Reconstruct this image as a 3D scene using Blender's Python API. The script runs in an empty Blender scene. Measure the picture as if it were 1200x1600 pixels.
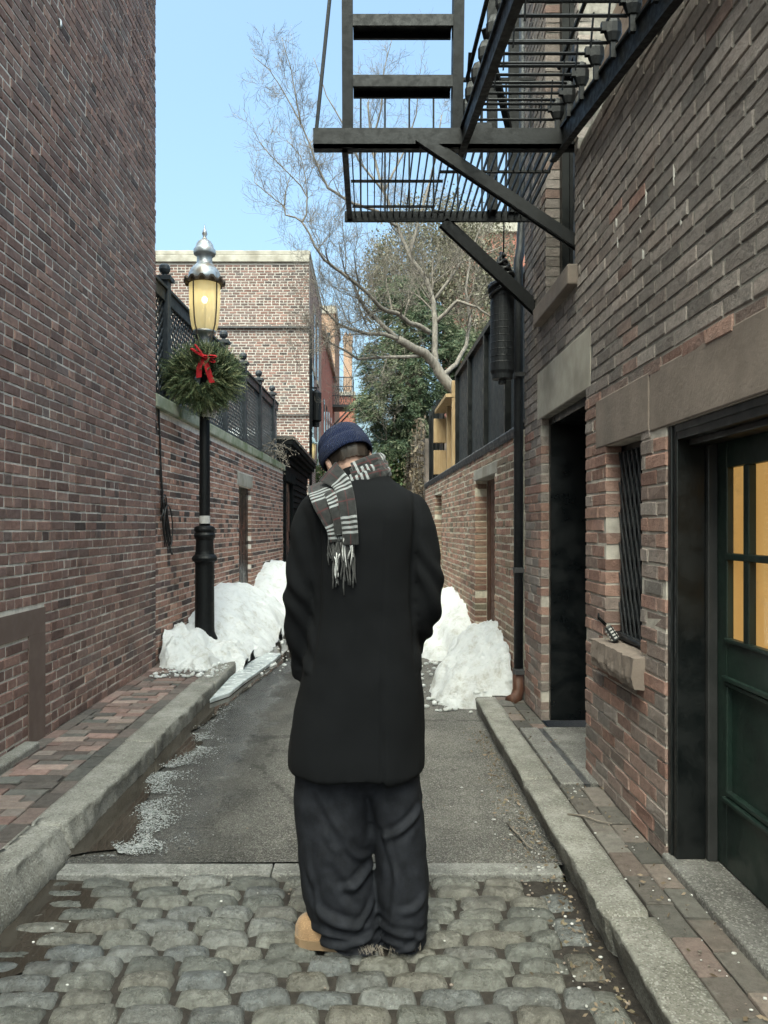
import bpy, math, random
from mathutils import Vector, Matrix, noise as mn
random.seed(7)
R = math.radians
sc = bpy.context.scene
col = sc.collection

# ------------------------------------------------------------------ helpers
def px(x, y, D):
    """a point seen at photo pixel (x, y), D metres down the alley (camera eye at 0,0,1.45)"""
    return Vector(((x - 580.0) * D / 1200.0, D, 1.45 - (y - 824.0) * D / 1200.0))

def lerp(a, b, t): return a + (b - a) * t
def sstep(a, b, x):
    t = max(0.0, min(1.0, (x - a) / (b - a))); return t * t * (3 - 2 * t)
def interp(tab, x):
    if x <= tab[0][0]: return tab[0][1]
    for (a, va), (b, vb) in zip(tab, tab[1:]):
        if x <= b: return va + (vb - va) * (x - a) / (b - a)
    return tab[-1][1]
def fbm(p, oct=4, s=1.0):
    v = 0; a = .5; q = Vector(p) * s
    for _ in range(oct):
        v += a * mn.noise(q); q = q * 2.03; a *= .5
    return v

class MB:
    def __init__(s): s.v = []; s.f = []; s.m = []; s.t = []; s.uv = None
    def add(s, vs, fs, mi=0, tint=(.5, .5, .5, 1)):
        o = len(s.v); s.v.extend(tuple(p) for p in vs)
        for f in fs: s.f.append(tuple(i + o for i in f)); s.m.append(mi); s.t.append(tint)
    def obox(s, c, a, b, d, mi=0, tint=(.5, .5, .5, 1)):
        c = Vector(c); a = Vector(a); b = Vector(b); d = Vector(d)
        vs = [c + a * i + b * j + d * k for k in (-1, 1) for j in (-1, 1) for i in (-1, 1)]
        fs = [(0, 2, 3, 1), (4, 5, 7, 6), (0, 1, 5, 4), (2, 6, 7, 3), (0, 4, 6, 2), (1, 3, 7, 5)]
        if a.cross(b).dot(d) < 0: fs = [f[::-1] for f in fs]
        s.add(vs, fs, mi, tint)
    def box(s, x0, x1, y0, y1, z0, z1, mi=0, tint=(.5, .5, .5, 1)):
        s.obox(((x0 + x1) / 2, (y0 + y1) / 2, (z0 + z1) / 2), (abs(x1 - x0) / 2, 0, 0), (0, abs(y1 - y0) / 2, 0), (0, 0, abs(z1 - z0) / 2), mi, tint)
    def bar(s, p, q, w, h, up=(0, 0, 1), mi=0, tint=(.5, .5, .5, 1)):
        p = Vector(p); q = Vector(q); d = q - p; L = d.length; d = d / L; up = Vector(up)
        if abs(d.dot(up)) > .98: up = Vector((0, 1, 0))
        sd = d.cross(up).normalized(); u2 = sd.cross(d).normalized()
        s.obox((p + q) / 2, sd * w / 2, d * L / 2, u2 * h / 2, mi, tint)
    def tube(s, pts, rad, n=8, mi=0, cap=True, tint=(.5, .5, .5, 1), sq=1.0):
        pts = [Vector(p) for p in pts]
        if not hasattr(rad, '__len__'): rad = [rad] * len(pts)
        o = len(s.v); prev = None
        for i, p in enumerate(pts):
            d = (pts[min(i + 1, len(pts) - 1)] - pts[max(i - 1, 0)])
            if d.length < 1e-9: d = Vector((0, 0, 1))
            d.normalize()
            if prev is None:
                up = Vector((0, 0, 1)) if abs(d.z) < .9 else Vector((1, 0, 0))
                a = d.cross(up).normalized()
            else:
                a = (prev - d * prev.dot(d))
                a = a.normalized() if a.length > 1e-6 else d.orthogonal().normalized()
            prev = a; b = d.cross(a)
            for k in range(n):
                t = 2 * math.pi * k / n
                s.v.append(tuple(p + (a * math.cos(t) + b * math.sin(t) * sq) * rad[i]))
        for i in range(len(pts) - 1):
            for k in range(n):
                k2 = (k + 1) % n
                s.f.append((o + i * n + k, o + i * n + k2, o + (i + 1) * n + k2, o + (i + 1) * n + k)); s.m.append(mi); s.t.append(tint)
        if cap:
            s.f.append(tuple(o + k for k in range(n))[::-1]); s.m.append(mi); s.t.append(tint)
            e = o + (len(pts) - 1) * n
            s.f.append(tuple(e + k for k in range(n))); s.m.append(mi); s.t.append(tint)
    def lathe(s, cx, cy, prof, n=24, mi=0, cap=True, wob=None):
        o = len(s.v)
        for (r, z) in prof:
            for k in range(n):
                t = 2 * math.pi * k / n
                rr, zz = (r, z) if wob is None else wob(r, z, k)
                s.v.append((cx + rr * math.cos(t), cy + rr * math.sin(t), zz))
        for i in range(len(prof) - 1):
            for k in range(n):
                k2 = (k + 1) % n
                s.f.append((o + i * n + k, o + i * n + k2, o + (i + 1) * n + k2, o + (i + 1) * n + k)); s.m.append(mi); s.t.append((.5, .5, .5, 1))
        if cap:
            s.f.append(tuple(o + k for k in range(n))[::-1]); s.m.append(mi); s.t.append((.5, .5, .5, 1))
            e = o + (len(prof) - 1) * n
            s.f.append(tuple(e + k for k in range(n))); s.m.append(mi); s.t.append((.5, .5, .5, 1))
    def grid(s, fn, nu, nv, mi=0, wrapu=False, tint=(.5, .5, .5, 1)):
        o = len(s.v)
        for j in range(nv + 1):
            for i in range(nu + (0 if wrapu else 1)):
                s.v.append(tuple(fn(i / nu, j / nv)))
        w = nu if wrapu else nu + 1
        for j in range(nv):
            for i in range(nu):
                i2 = (i + 1) % w
                s.f.append((o + j * w + i, o + j * w + i2, o + (j + 1) * w + i2, o + (j + 1) * w + i)); s.m.append(mi); s.t.append(tint)
    def ell(s, c, r, rot=None, n=16, mi=0):
        c = Vector(c); M3 = rot or Matrix.Identity(3)
        def f(u, v):
            t = 2 * math.pi * u; p = math.pi * (v - .5) * .998
            return c + M3 @ Vector((r[0] * math.cos(p) * math.cos(t), r[1] * math.cos(p) * math.sin(t), r[2] * math.sin(p)))
        o = len(s.v); s.grid(f, n, n // 2, mi, True)
        s.f.append(tuple(o + k for k in range(n))[::-1]); s.m.append(mi); s.t.append((.5, .5, .5, 1))
        e = o + (n // 2) * n
        s.f.append(tuple(e + k for k in range(n))); s.m.append(mi); s.t.append((.5, .5, .5, 1))
    def leaf(s, c, size, asp=.5, mi=0, tint=(.5, .5, .5, 1), d=None):
        c = Vector(c)
        d = Vector((random.gauss(0, 1), random.gauss(0, 1), random.gauss(0, 1))) if d is None else Vector(d)
        d.normalize(); e = d.cross(Vector((random.gauss(0, 1), random.gauss(0, 1), random.gauss(0, 1))))
        if e.length < 1e-4: e = d.orthogonal()
        e.normalize(); a = d * size / 2; b = e * size * asp / 2
        s.add([c - a, c + b * .9 - a * .1, c + a, c - b * .9 - a * .1], [(0, 1, 2, 3)], mi, tint)
    def mesh(s, name, off=(0, 0, 0)):
        me = bpy.data.meshes.new(name); o = Vector(off)
        me.from_pydata([(p[0] - o.x, p[1] - o.y, p[2] - o.z) for p in s.v], [], s.f)
        return me

WL = {}                       # world base of every thing
def link(o): col.objects.link(o); return o
def tag(o, label=None, cat=None, group=None, kind=None):
    if label: o['label'] = label
    if cat: o['category'] = cat
    if group: o['group'] = group
    if kind: o['kind'] = kind
    return o
def thing(name, label, cat, loc=(0, 0, 0), group=None):
    o = link(bpy.data.objects.new(name, None)); o.location = loc; o.empty_display_size = .1
    WL[o.name] = Vector(loc)
    return tag(o, label, cat, group)
def finish(me, mats, mb, smooth=False, tint=False):
    for m in (mats if isinstance(mats, (list, tuple)) else [mats]): me.materials.append(m)
    if mb is not None and len(mb.f) == len(me.polygons):
        if any(mb.m): me.polygons.foreach_set('material_index', mb.m)
        if tint:
            at = me.attributes.new('tint', 'FLOAT_COLOR', 'FACE')
            at.data.foreach_set('color', [c for t in mb.t for c in t])
    if smooth: me.polygons.foreach_set('use_smooth', [True] * len(me.polygons))
def build(mb, name, mats, parent=None, smooth=False, tint=False, bevel=0, seg=2, label=None, at=None):
    off = WL[parent.name] if parent is not None else Vector(at or (0, 0, 0))
    me = mb.mesh(name, off); finish(me, mats, mb, smooth, tint)
    if mb.uv:
        lay = me.uv_layers.new(name='uv')
        for i, l in enumerate(me.loops): lay.data[i].uv = mb.uv[l.vertex_index]
    o = link(bpy.data.objects.new(name, me))
    if parent is not None: o.parent = parent; WL[o.name] = off
    else: o.location = off; WL[o.name] = off
    if bevel:
        b = o.modifiers.new('edge', 'BEVEL'); b.width = bevel; b.segments = seg; b.limit_method = 'ANGLE'; b.angle_limit = R(40)
    if label: o['label'] = label
    return o
def solo(mb, name, mats, label, cat, group=None, **k):
    return tag(build(mb, name, mats, **k), label, cat, group)
def struct(mb, name, mats, **k):
    return tag(build(mb, name, mats, **k), kind='structure')
def fuse(mb, name, mats, parent, voxel=.01, disp=None, relax=2, label=None):
    """melt overlapping shapes into one continuous skin"""
    me = mb.mesh(name); tmp = link(bpy.data.objects.new(name + '_tmp', me))
    r = tmp.modifiers.new('r', 'REMESH'); r.mode = 'VOXEL'; r.voxel_size = voxel
    if relax:
        s = tmp.modifiers.new('s', 'SMOOTH'); s.iterations = relax; s.factor = .5
    dg = bpy.context.evaluated_depsgraph_get()
    m2 = bpy.data.meshes.new_from_object(tmp.evaluated_get(dg))
    bpy.data.objects.remove(tmp); bpy.data.meshes.remove(me)
    if disp:
        m2.update()
        nr = [v.normal.copy() for v in m2.vertices]
        for v, n in zip(m2.vertices, nr): v.co = disp(v.co.copy(), n)
    off = WL[parent.name]
    for v in m2.vertices: v.co -= off
    m2.name = name; m2.materials.clear(); finish(m2, mats, None, True)
    o = link(bpy.data.objects.new(name, m2)); o.parent = parent; WL[o.name] = off
    if label: o['label'] = label
    return o

# ------------------------------------------------------------------ materials
class NT:
    def __init__(s, name):
        s.mat = bpy.data.materials.new(name); s.mat.use_nodes = True; s.t = s.mat.node_tree
        s.b = s.t.nodes['Principled BSDF']; s.co = None
    def n(s, ty, **k):
        o = s.t.nodes.new(ty)
        for a, v in k.items(): setattr(o, a, v)
        return o
    def l(s, a, b): s.t.links.new(a, b)
    def coord(s):
        if s.co is None: s.co = s.n('ShaderNodeTexCoord').outputs['Object']
        return s.co
    def mapped(s, scale=(1, 1, 1), rot=(0, 0, 0)):
        m = s.n('ShaderNodeMapping'); s.l(s.coord(), m.inputs['Vector']); m.inputs['Scale'].default_value = scale; m.inputs['Rotation'].default_value = rot
        return m.outputs[0]
    def noise(s, scale, detail=4, rough=.55, vec=None, dist=0):
        t = s.n('ShaderNodeTexNoise'); t.inputs['Scale'].default_value = scale; t.inputs['Detail'].default_value = detail
        t.inputs['Roughness'].default_value = rough; t.inputs['Distortion'].default_value = dist
        s.l(vec or s.coord(), t.inputs['Vector']); return t.outputs['Fac']
    def voro(s, scale, vec=None, feature='F1', out='Distance'):
        t = s.n('ShaderNodeTexVoronoi', feature=feature); t.inputs['Scale'].default_value = scale
        s.l(vec or s.coord(), t.inputs['Vector']); return t.outputs[out]
    def ramp(s, fac, stops, mode='LINEAR'):
        r = s.n('ShaderNodeValToRGB'); r.color_ramp.interpolation = mode; e = r.color_ramp.elements
        while len(e) < len(stops): e.new(.5)
        for el, (p, c) in zip(e, stops):
            el.position = p; el.color = (*c, 1) if hasattr(c, '__len__') else (c, c, c, 1)
        s.l(fac, r.inputs[0]); return r.outputs[0]
    def mix(s, fac, a, b, mode='MIX'):
        m = s.n('ShaderNodeMix', data_type='RGBA', blend_type=mode)
        for k, v in ((0, fac), (6, a), (7, b)):
            inp = m.inputs[k]
            if isinstance(v, (int, float)): inp.default_value = v if k == 0 else (v, v, v, 1)
            elif isinstance(v, tuple): inp.default_value = (*v, 1)
            else: s.l(v, inp)
        return m.outputs[2]
    def math(s, op, a, b=0.0, c=0.0):
        m = s.n('ShaderNodeMath', operation=op)
        for i, v in zip(m.inputs, (a, b, c)):
            if isinstance(v, (int, float)): i.default_value = v
            else: s.l(v, i)
        return m.outputs[0]
    def map(s, v, a, b, c=0.0, d=1.0, smooth=True):
        m = s.n('ShaderNodeMapRange', interpolation_type='SMOOTHSTEP' if smooth else 'LINEAR')
        s.l(v, m.inputs[0])
        for i, x in zip((1, 2, 3, 4), (a, b, c, d)): m.inputs[i].default_value = x
        return m.outputs[0]
    def bump(s, h, strength=.5, dist=.01, base=None):
        b = s.n('ShaderNodeBump'); b.inputs['Strength'].default_value = strength; b.inputs['Distance'].default_value = dist
        s.l(h, b.inputs['Height'])
        if base is not None: s.l(base, b.inputs['Normal'])
        return b.outputs[0]
    def out(s, colr=None, rough=None, normal=None, **k):
        B = s.b.inputs
        for key, v in (('Base Color', colr), ('Roughness', rough), ('Normal', normal)):
            if v is None: continue
            if isinstance(v, tuple): B[key].default_value = (*v, 1)
            elif isinstance(v, (int, float)): B[key].default_value = v
            else: s.l(v, B[key])
        for key, v in k.items():
            kk = {'metallic': 'Metallic', 'spec': 'Specular IOR Level', 'ior': 'IOR', 'trans': 'Transmission Weight', 'sheen': 'Sheen Weight', 'coat': 'Coat Weight', 'sss': 'Subsurface Weight'}[key]
            B[kk].default_value = v
        return s.mat

def surf(name, c1, c2, scale=6, rough=.8, bump=.3, bscale=60, metallic=0, spec=.35, dist=.004, big=None, vec=None):
    g = NT(name); vv = g.mapped(vec) if vec else None
    c = g.mix(g.map(g.noise(scale, 6, .62, vv), .32, .68), c1, c2)
    if big: c = g.mix(g.map(g.noise(big[0], 3, .6), .45, .7), c, big[1])
    r = g.map(g.noise(scale * 2.3, 4), .3, .7, max(.02, rough - .12), min(1, rough + .12))
    return g.out(c, r, g.bump(g.noise(bscale, 5, .65, vv), bump, dist), metallic=metallic, spec=spec)

def brick_mat(name, pal, spot=.25, white=.12, bump=.6, soot=None, wetz=None):
    g = NT(name)
    at = g.n('ShaderNodeAttribute', attribute_name='tint'); sp = g.n('ShaderNodeSeparateColor'); g.l(at.outputs['Color'], sp.inputs[0])
    n = len(pal)
    c = g.ramp(sp.outputs[0], [((i + .5) / n, p) for i, p in enumerate(pal)], 'LINEAR')
    nz = g.noise(26, 6, .7); fine = g.noise(140, 3, .7)
    c = g.mix(g.map(nz, .35, .75), c, g.mix(1, c, tuple([1 - spot] * 3), 'MULTIPLY'))
    c = g.mix(g.map(fine, .3, .7, 0, .35), c, g.mix(1, c, (.55, .52, .5), 'MULTIPLY'))
    v = g.n('ShaderNodeHueSaturation'); g.l(c, v.inputs['Color']); g.l(g.map(sp.outputs[1], 0, 1, .72, 1.28, False), v.inputs['Value']); c = v.outputs[0]
    if soot:
        c = g.mix(g.map(g.noise(soot[0], 5, .65), soot[1], soot[1] + .25, 0, soot[2]), c, soot[3])
    if white:
        w = g.map(g.noise(9, 7, .75), .58, .8, 0, white)
        c = g.mix(w, c, (.50, .48, .45))
    h = g.math('ADD', g.noise(95, 6, .7), g.math('MULTIPLY', g.noise(24, 3, .6), 1.3))
    return g.out(c, g.map(nz, .3, .7, .78, .95), g.bump(h, bump, .006), spec=.25)

def mortar_mat(name, c1, c2, dark=None):
    g = NT(name)
    c = g.mix(g.map(g.noise(14, 5, .65), .35, .7), c1, c2)
    if dark: c = g.mix(g.map(g.noise(1.6, 4, .6), .45, .65), c, dark)
    return g.out(c, .95, g.bump(g.noise(180, 4, .7), .6, .003), spec=.1)

def flat(name, c, rough=.6, spec=.4, metallic=0):
    return surf(name, tuple(x * .85 for x in c), tuple(min(1, x * 1.15) for x in c), 9, rough, .12, 90, metallic, spec, .002)
def emit(name, c, s, base=(.1, .1, .1)):
    g = NT(name); g.out(base, .4); g.b.inputs['Emission Color'].default_value = (*c, 1); g.b.inputs['Emission Strength'].default_value = s
    return g.mat
MT = {}
MT['brickL'] = brick_mat('brick_left', [(0.1012,0.07602,0.07074), (0.2053,0.1278,0.1084), (0.2542,0.1584,0.1312), (0.1911,0.1303,0.115), (0.2961,0.1917,0.155), (0.1694,0.1324,0.1224)], .3, .10, .7, (2.2, .52, .45, (0.1206,0.1032,0.09978)))
MT['mortL'] = mortar_mat('mortar_left', (0.7275,0.686,0.6154), (0.5092,0.4778,0.426))
MT['brickR'] = brick_mat('brick_right', [(0.1576,0.1427,0.1325), (0.2227,0.1949,0.1794), (0.2949,0.2597,0.239), (0.241,0.1952,0.1739), (0.263,0.1584,0.1307), (0.3213,0.2038,0.1649)], .35, .45, .9, (1.6, .48, .4, (0.2237,0.2076,0.1982)))
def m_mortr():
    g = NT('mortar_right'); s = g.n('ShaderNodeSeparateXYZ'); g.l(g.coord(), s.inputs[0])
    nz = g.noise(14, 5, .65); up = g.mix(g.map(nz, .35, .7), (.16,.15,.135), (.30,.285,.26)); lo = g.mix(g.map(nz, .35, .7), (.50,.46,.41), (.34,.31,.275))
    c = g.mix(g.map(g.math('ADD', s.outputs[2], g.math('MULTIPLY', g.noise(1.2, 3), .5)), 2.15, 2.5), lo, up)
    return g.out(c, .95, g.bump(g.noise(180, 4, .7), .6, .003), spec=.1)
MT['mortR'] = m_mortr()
MT['brickG'] = brick_mat('brick_garden', [(0.08926,0.06993,0.06426), (0.2776,0.1585,0.1215), (0.3825,0.2267,0.1717), (0.331,0.1976,0.1593), (0.4547,0.2937,0.2284), (0.1415,0.0982,0.09151)], .3, .14, .7, (1.5, .55, .3, (0.2833,0.2131,0.174)))
MT['mortG'] = mortar_mat('mortar_garden', (0.806,0.741,0.663), (0.585,0.533,0.481))
MT['brickH'] = brick_mat('brick_mossy', [(0.1795,0.141,0.1051), (0.3365,0.1915,0.1465), (0.4266,0.2666,0.2035), (0.287,0.2253,0.163), (0.3901,0.2293,0.1752), (0.2346,0.2057,0.152)], .35, .3, .9, (1.3, .5, .5, (0.2888,0.2611,0.1814)))
MT['mortH'] = mortar_mat('mortar_mossy', (0.676,0.624,0.52), (0.442,0.403,0.325))
MT['brickF'] = brick_mat('brick_gable', [(0.08493,0.06546,0.06222), (0.1743,0.103,0.08672), (0.2023,0.1212,0.1017), (0.1482,0.1093,0.1028), (0.1896,0.1312,0.1117), (0.107,0.09407,0.09082)], .2, .12, .4)
MT['mortF'] = mortar_mat('mortar_gable', (0.4349,0.4029,0.371), (0.3518,0.3262,0.3006))
def tex_brick(name, c1, c2, m, axis='Y', sc_=1.0, msize=.012):
    g = NT(name); sx = g.n('ShaderNodeSeparateXYZ'); g.l(g.coord(), sx.inputs[0])
    cx = g.n('ShaderNodeCombineXYZ'); g.l(g.math('ADD', sx.outputs[0], sx.outputs[1]), cx.inputs[0]); g.l(sx.outputs[2], cx.inputs[1])
    b = g.n('ShaderNodeTexBrick'); g.l(cx.outputs[0], b.inputs['Vector'])
    b.inputs['Color1'].default_value = (*c1, 1); b.inputs['Color2'].default_value = (*c2, 1); b.inputs['Mortar'].default_value = (*m, 1)
    b.inputs['Scale'].default_value = sc_; b.inputs['Brick Width'].default_value = .21; b.inputs['Row Height'].default_value = .075; b.inputs['Mortar Size'].default_value = msize
    c = g.mix(g.map(g.noise(1.2, 5, .6), .35, .7, 0, .5), b.outputs['Color'], g.mix(1, b.outputs['Color'], (.6, .58, .56), 'MULTIPLY'))
    return g.out(c, .9, g.bump(b.outputs['Fac'], -.4, .01), spec=.2)
MT['brick_red'] = tex_brick('brick_far_red', (0.256,0.092,0.068), (0.32,0.12,0.088), (0.336,0.176,0.136))
MT['brick_side'] = tex_brick('brick_far_side', (.17,.115,.10), (.24,.16,.135), (.34,.27,.24))
MT['brick_tan'] = tex_brick('brick_far_tan', (0.288,0.168,0.104), (0.224,0.136,0.096), (0.4,0.32,0.256))
MT['brick_plain'] = tex_brick('brick_hidden_side', (.13,.085,.07), (.17,.10,.08), (.3,.27,.25))
MT['brownstone'] = surf('brownstone', (0.1667,0.1352,0.1143), (0.2449,0.2021,0.1733), 3, .85, .5, 55, big=(1.3, (0.123,0.1055,0.09229)))
MT['greystone'] = surf('grey_lintel', (0.286,0.2665,0.2275), (0.39,0.364,0.3185), 4, .85, .4, 60, big=(1.7, (0.208,0.1885,0.156)))
MT['brownflush'] = surf('brown_flush_stone', (0.1215,0.08624,0.072), (0.1485,0.1078,0.09), 5, .85, .3, 70)
MT['copinggreen'] = surf('mossy_coping', (.20,.22,.15), (.33,.33,.26), 5, .88, .5, 50, big=(2.1, (.11,.14,.06)))
MT['granite'] = None
MT['granitestrip'] = surf('granite_strip', (0.1251,0.1231,0.1165), (0.2252,0.2215,0.2141), 9, .6, .5, 120, big=(2, (0.1001,0.09537,0.08809)))
MT['slab'] = surf('threshold_slab', (0.116,0.1102,0.1039), (0.1806,0.1737,0.1644), 7, .7, .4, 90, big=(1.6, (0.08577,0.08051,0.07381)))
MT['iron'] = surf('black_iron', (0.001312,0.001856,0.00252), (0.002625,0.003404,0.00432), 12, .55, .35, 70, 0, .28, .003)
MT['irongrey'] = surf('weathered_iron', (0.007875,0.00936,0.01181), (0.0168,0.0193,0.02296), 8, .55, .3, 60, 0, .45)
MT['blackpaint'] = surf('black_paint', (0.002363,0.00329,0.00369), (0.004725,0.006142,0.006396), 5, .42, .22, 30, 0, .45)
MT['darkness'] = surf('dark_door_paint', (0.002531,0.00351,0.004305), (0.0045,0.00585,0.006765), 4, .38, .2, 25, 0, .45)
MT['greenpaint'] = surf('dark_green_paint', (0.01272,0.02499,0.0196), (0.02081,0.03808,0.0294), 5, .42, .25, 35, 0, .45, big=(2.5, (0.0104,0.01666,0.0147)))
MT['jambpaint'] = surf('grey_jamb_paint', (.022,.023,.023), (.034,.034,.034), 5, .5, .2, 35)
MT['fence'] = surf('slate_fence_paint', (0.0135,0.01716,0.02214), (0.0255,0.03042,0.0369), 5, .5, .2, 40, 0, .5)
MT['shed'] = surf('black_shed_boards', (0.007,0.008,0.0085), (0.013,0.014,0.0145), 4, .95, .3, 40, spec=.04, vec=(1, 1, 6))
MT['shedtrim'] = surf('shed_cornice', (.05,.045,.042), (.09,.08,.07), 5, .6, .2, 50)
MT['browndoor'] = surf('brown_door', (.055,.024,.014), (.085,.036,.021), 5, .55, .3, 40, vec=(6, 6, 1))
MT['pine'] = surf('new_pine', (0.2883,0.1991,0.103), (0.3707,0.2677,0.151), 6, .65, .25, 40, vec=(5, 5, .8))
MT['weatherwood'] = surf('brown_weathered_wood', (.14,.10,.075), (.22,.165,.13), 6, .8, .4, 50, vec=(4, 1, 4))
MT['zinc'] = surf('zinc_lamp_cap', (.30,.32,.34), (.46,.48,.50), 10, .42, .2, 60, .6, .5, big=(6, (.24,.2,.16)))
MT['rustrim'] = surf('rusty_scalloped_rim', (.05,.04,.033), (.11,.085,.065), 14, .7, .3, 80, .3)
MT['paleblue'] = surf('pale_blue_cap', (.34,.43,.46), (.45,.53,.55), 10, .5, .15, 60, .2)
MT['plate'] = surf('weathered_white_plate', (.42,.40,.37), (.56,.54,.51), 10, .55, .2, 60)
MT['sticker'] = surf('grey_sticker', (.36,.35,.34), (.48,.47,.46), 30, .6, .1, 60)
MT['lead'] = surf('tar_flashing', (.035,.035,.038), (.065,.065,.066), 8, .6, .4, 40)
MT['bark'] = surf('grey_bark', (.105,.092,.078), (.19,.17,.148), 9, .9, .7, 50, vec=(3, 3, .7))
MT['twig'] = surf('twig_bark', (.11,.095,.08), (.19,.165,.14), 20, .9, .2, 80)
MT['darkbark'] = surf('dark_bark', (.035,.026,.02), (.075,.055,.042), 8, .95, .8, 40, vec=(3, 3, .6))
MT['cable'] = flat('black_cable', (.012,.012,.013), .45)
MT['red'] = surf('red_velvet', (.30,.006,.012), (.42,.012,.02), 12, .75, .2, 120)
MT['dirt'] = surf('joint_dirt', (0.0154,0.01265,0.01044), (0.033,0.0275,0.0232), 40, .95, .8, 160, dist=.006)
def leafmat(name, pal, trans=.25):
    g = NT(name); at = g.n('ShaderNodeAttribute', attribute_name='tint'); sp = g.n('ShaderNodeSeparateColor'); g.l(at.outputs['Color'], sp.inputs[0])
    c = g.ramp(sp.outputs[0], [((i + .5) / len(pal), p) for i, p in enumerate(pal)])
    g.out(c, .6, spec=.3)
    tr = g.n('ShaderNodeBsdfTranslucent'); g.l(c, tr.inputs[0]); mx = g.n('ShaderNodeMixShader'); mx.inputs[0].default_value = trans
    o = g.t.nodes['Material Output']; g.l(g.b.outputs[0], mx.inputs[1]); g.l(tr.outputs[0], mx.inputs[2]); g.l(mx.outputs[0], o.inputs[0])
    return g.mat
MT['conifer'] = leafmat('conifer_needles', [(0.02601,0.04224,0.02592), (0.05057,0.07656,0.04032), (0.0867,0.1122,0.06048), (0.1445,0.1518,0.0936)])
MT['tanleaf'] = leafmat('tan_buds', [(0.1275,0.1155,0.07762), (0.1785,0.1617,0.1139), (0.102,0.1063,0.0621), (0.221,0.2033,0.1552)])
MT['ivy'] = leafmat('ivy_leaves', [(.03,.055,.02), (.06,.095,.035), (.10,.13,.05), (.15,.13,.08)])
MT['wreath'] = leafmat('fir_sprigs', [(0.0495,0.07215,0.03937), (0.1089,0.1443,0.06734), (0.1881,0.2164,0.1088), (0.2772,0.2775,0.145)], .15)
MT['dryleaf'] = leafmat('dry_leaves', [(.10,.075,.05), (.17,.13,.09), (.22,.17,.12), (.13,.11,.07)], .15)

def m_granite(name, a, b, c_, sc_=1.0, rough=.75):
    g = NT(name); c = g.mix(g.map(g.noise(4 * sc_, 7, .7), .35, .68), a, b)
    c = g.mix(g.map(g.noise(1.3, 5, .65), .48, .66, 0, .8), c, c_)
    sp = g.n('ShaderNodeSeparateColor'); g.l(g.voro(170, None, 'F1', 'Color'), sp.inputs[0])
    c = g.mix(g.map(sp.outputs[0], .6, 1, 0, .6), c, g.mix(1, c, (.35, .34, .32), 'MULTIPLY'))
    c = g.mix(g.map(sp.outputs[1], .7, 1, 0, .6), c, (.36, .355, .33))
    c = g.mix(g.map(g.noise(22, 6, .75), .55, .7, 0, .55), c, g.mix(1, c, (.45, .43, .38), 'MULTIPLY'))
    h = g.math('ADD', g.noise(26, 7, .75), g.math('MULTIPLY', g.noise(120, 4, .7), .5))
    return g.out(c, g.map(g.noise(7, 4), .3, .7, rough - .15, rough + .15), g.bump(h, .9, .014), spec=.4)
MT['granite'] = m_granite('granite_kerb', (0.1578,0.151,0.1324), (0.2924,0.2823,0.2557), (0.118,0.1111,0.09152))
MT['granitestrip'] = m_granite('granite_strip', (0.1502,0.1477,0.1385), (0.2627,0.2584,0.2456), (0.1251,0.12,0.1102), 2, .6)
MT['slab'] = m_granite('threshold_slab', (0.1288,0.1228,0.1128), (0.1892,0.1823,0.173), (0.09434,0.08901,0.08242), 1.5, .7)
def m_asphalt():
    g = NT('asphalt'); s = g.n('ShaderNodeSeparateXYZ'); g.l(g.coord(), s.inputs[0])
    spk = g.voro(210, None, 'F1', 'Color'); sv = g.n('ShaderNodeSeparateColor'); g.l(spk, sv.inputs[0])
    c = g.mix(g.map(g.noise(2.2, 6, .65), .35, .7), (.098,.092,.083), (.175,.165,.149))
    c = g.mix(g.map(sv.outputs[0], .55, 1, 0, .75), c, (.36,.35,.33))
    c = g.mix(g.map(sv.outputs[1], .7, 1, 0, .7), c, (.02,.019,.018))
    c = g.mix(g.map(g.noise(.9, 4, .6, g.mapped((1, .35, 1))), .5, .7, 0, .5), c, (.065,.062,.058))
    ck = g.voro(.5, g.mapped((1, .6, 1)), 'DISTANCE_TO_EDGE'); ck = g.math('ADD', ck, g.math('MULTIPLY', g.math('SUBTRACT', g.noise(9, 5, .7), .5), .10))
    c = g.mix(g.map(ck, .0, .006, .5, 0), c, (.03,.028,.025))
    e = g.math('ADD', s.outputs[0], g.math('MULTIPLY', g.math('SUBTRACT', g.noise(2.6, 3, .6), .5), .55))
    e = g.math('ADD', e, g.math('MULTIPLY', g.math('SUBTRACT', g.noise(45, 2, .6), .5), .22))
    wet = g.map(e, -.70, -.92)
    damp = g.map(e, -.25, -.85)
    c = g.mix(g.math('MULTIPLY', damp, .9), c, g.mix(1, c, (.36, .36, .36), 'MULTIPLY'))
    rough = g.math('SUBTRACT', .88, g.math('MULTIPLY', wet, .83))
    h = g.math('ADD', g.voro(105), g.math('MULTIPLY', g.noise(330, 3, .7), .4))
    bmp = g.bump(h, 1.0, .014); g.l(g.map(wet, 0, 1, 1.0, .42), bmp.node.inputs['Strength'])
    return g.out(c, rough, bmp, spec=.32)
MT['asphalt'] = m_asphalt()
def m_water():
    g = NT('puddle_water'); c = g.mix(g.map(g.noise(3, 5, .6), .35, .7), (.026,.022,.018), (.044,.038,.031))
    return g.out(c, .03, g.bump(g.noise(7, 2, .5), .035, .006), ior=1.33, spec=.55)
MT['water'] = m_water()
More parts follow.
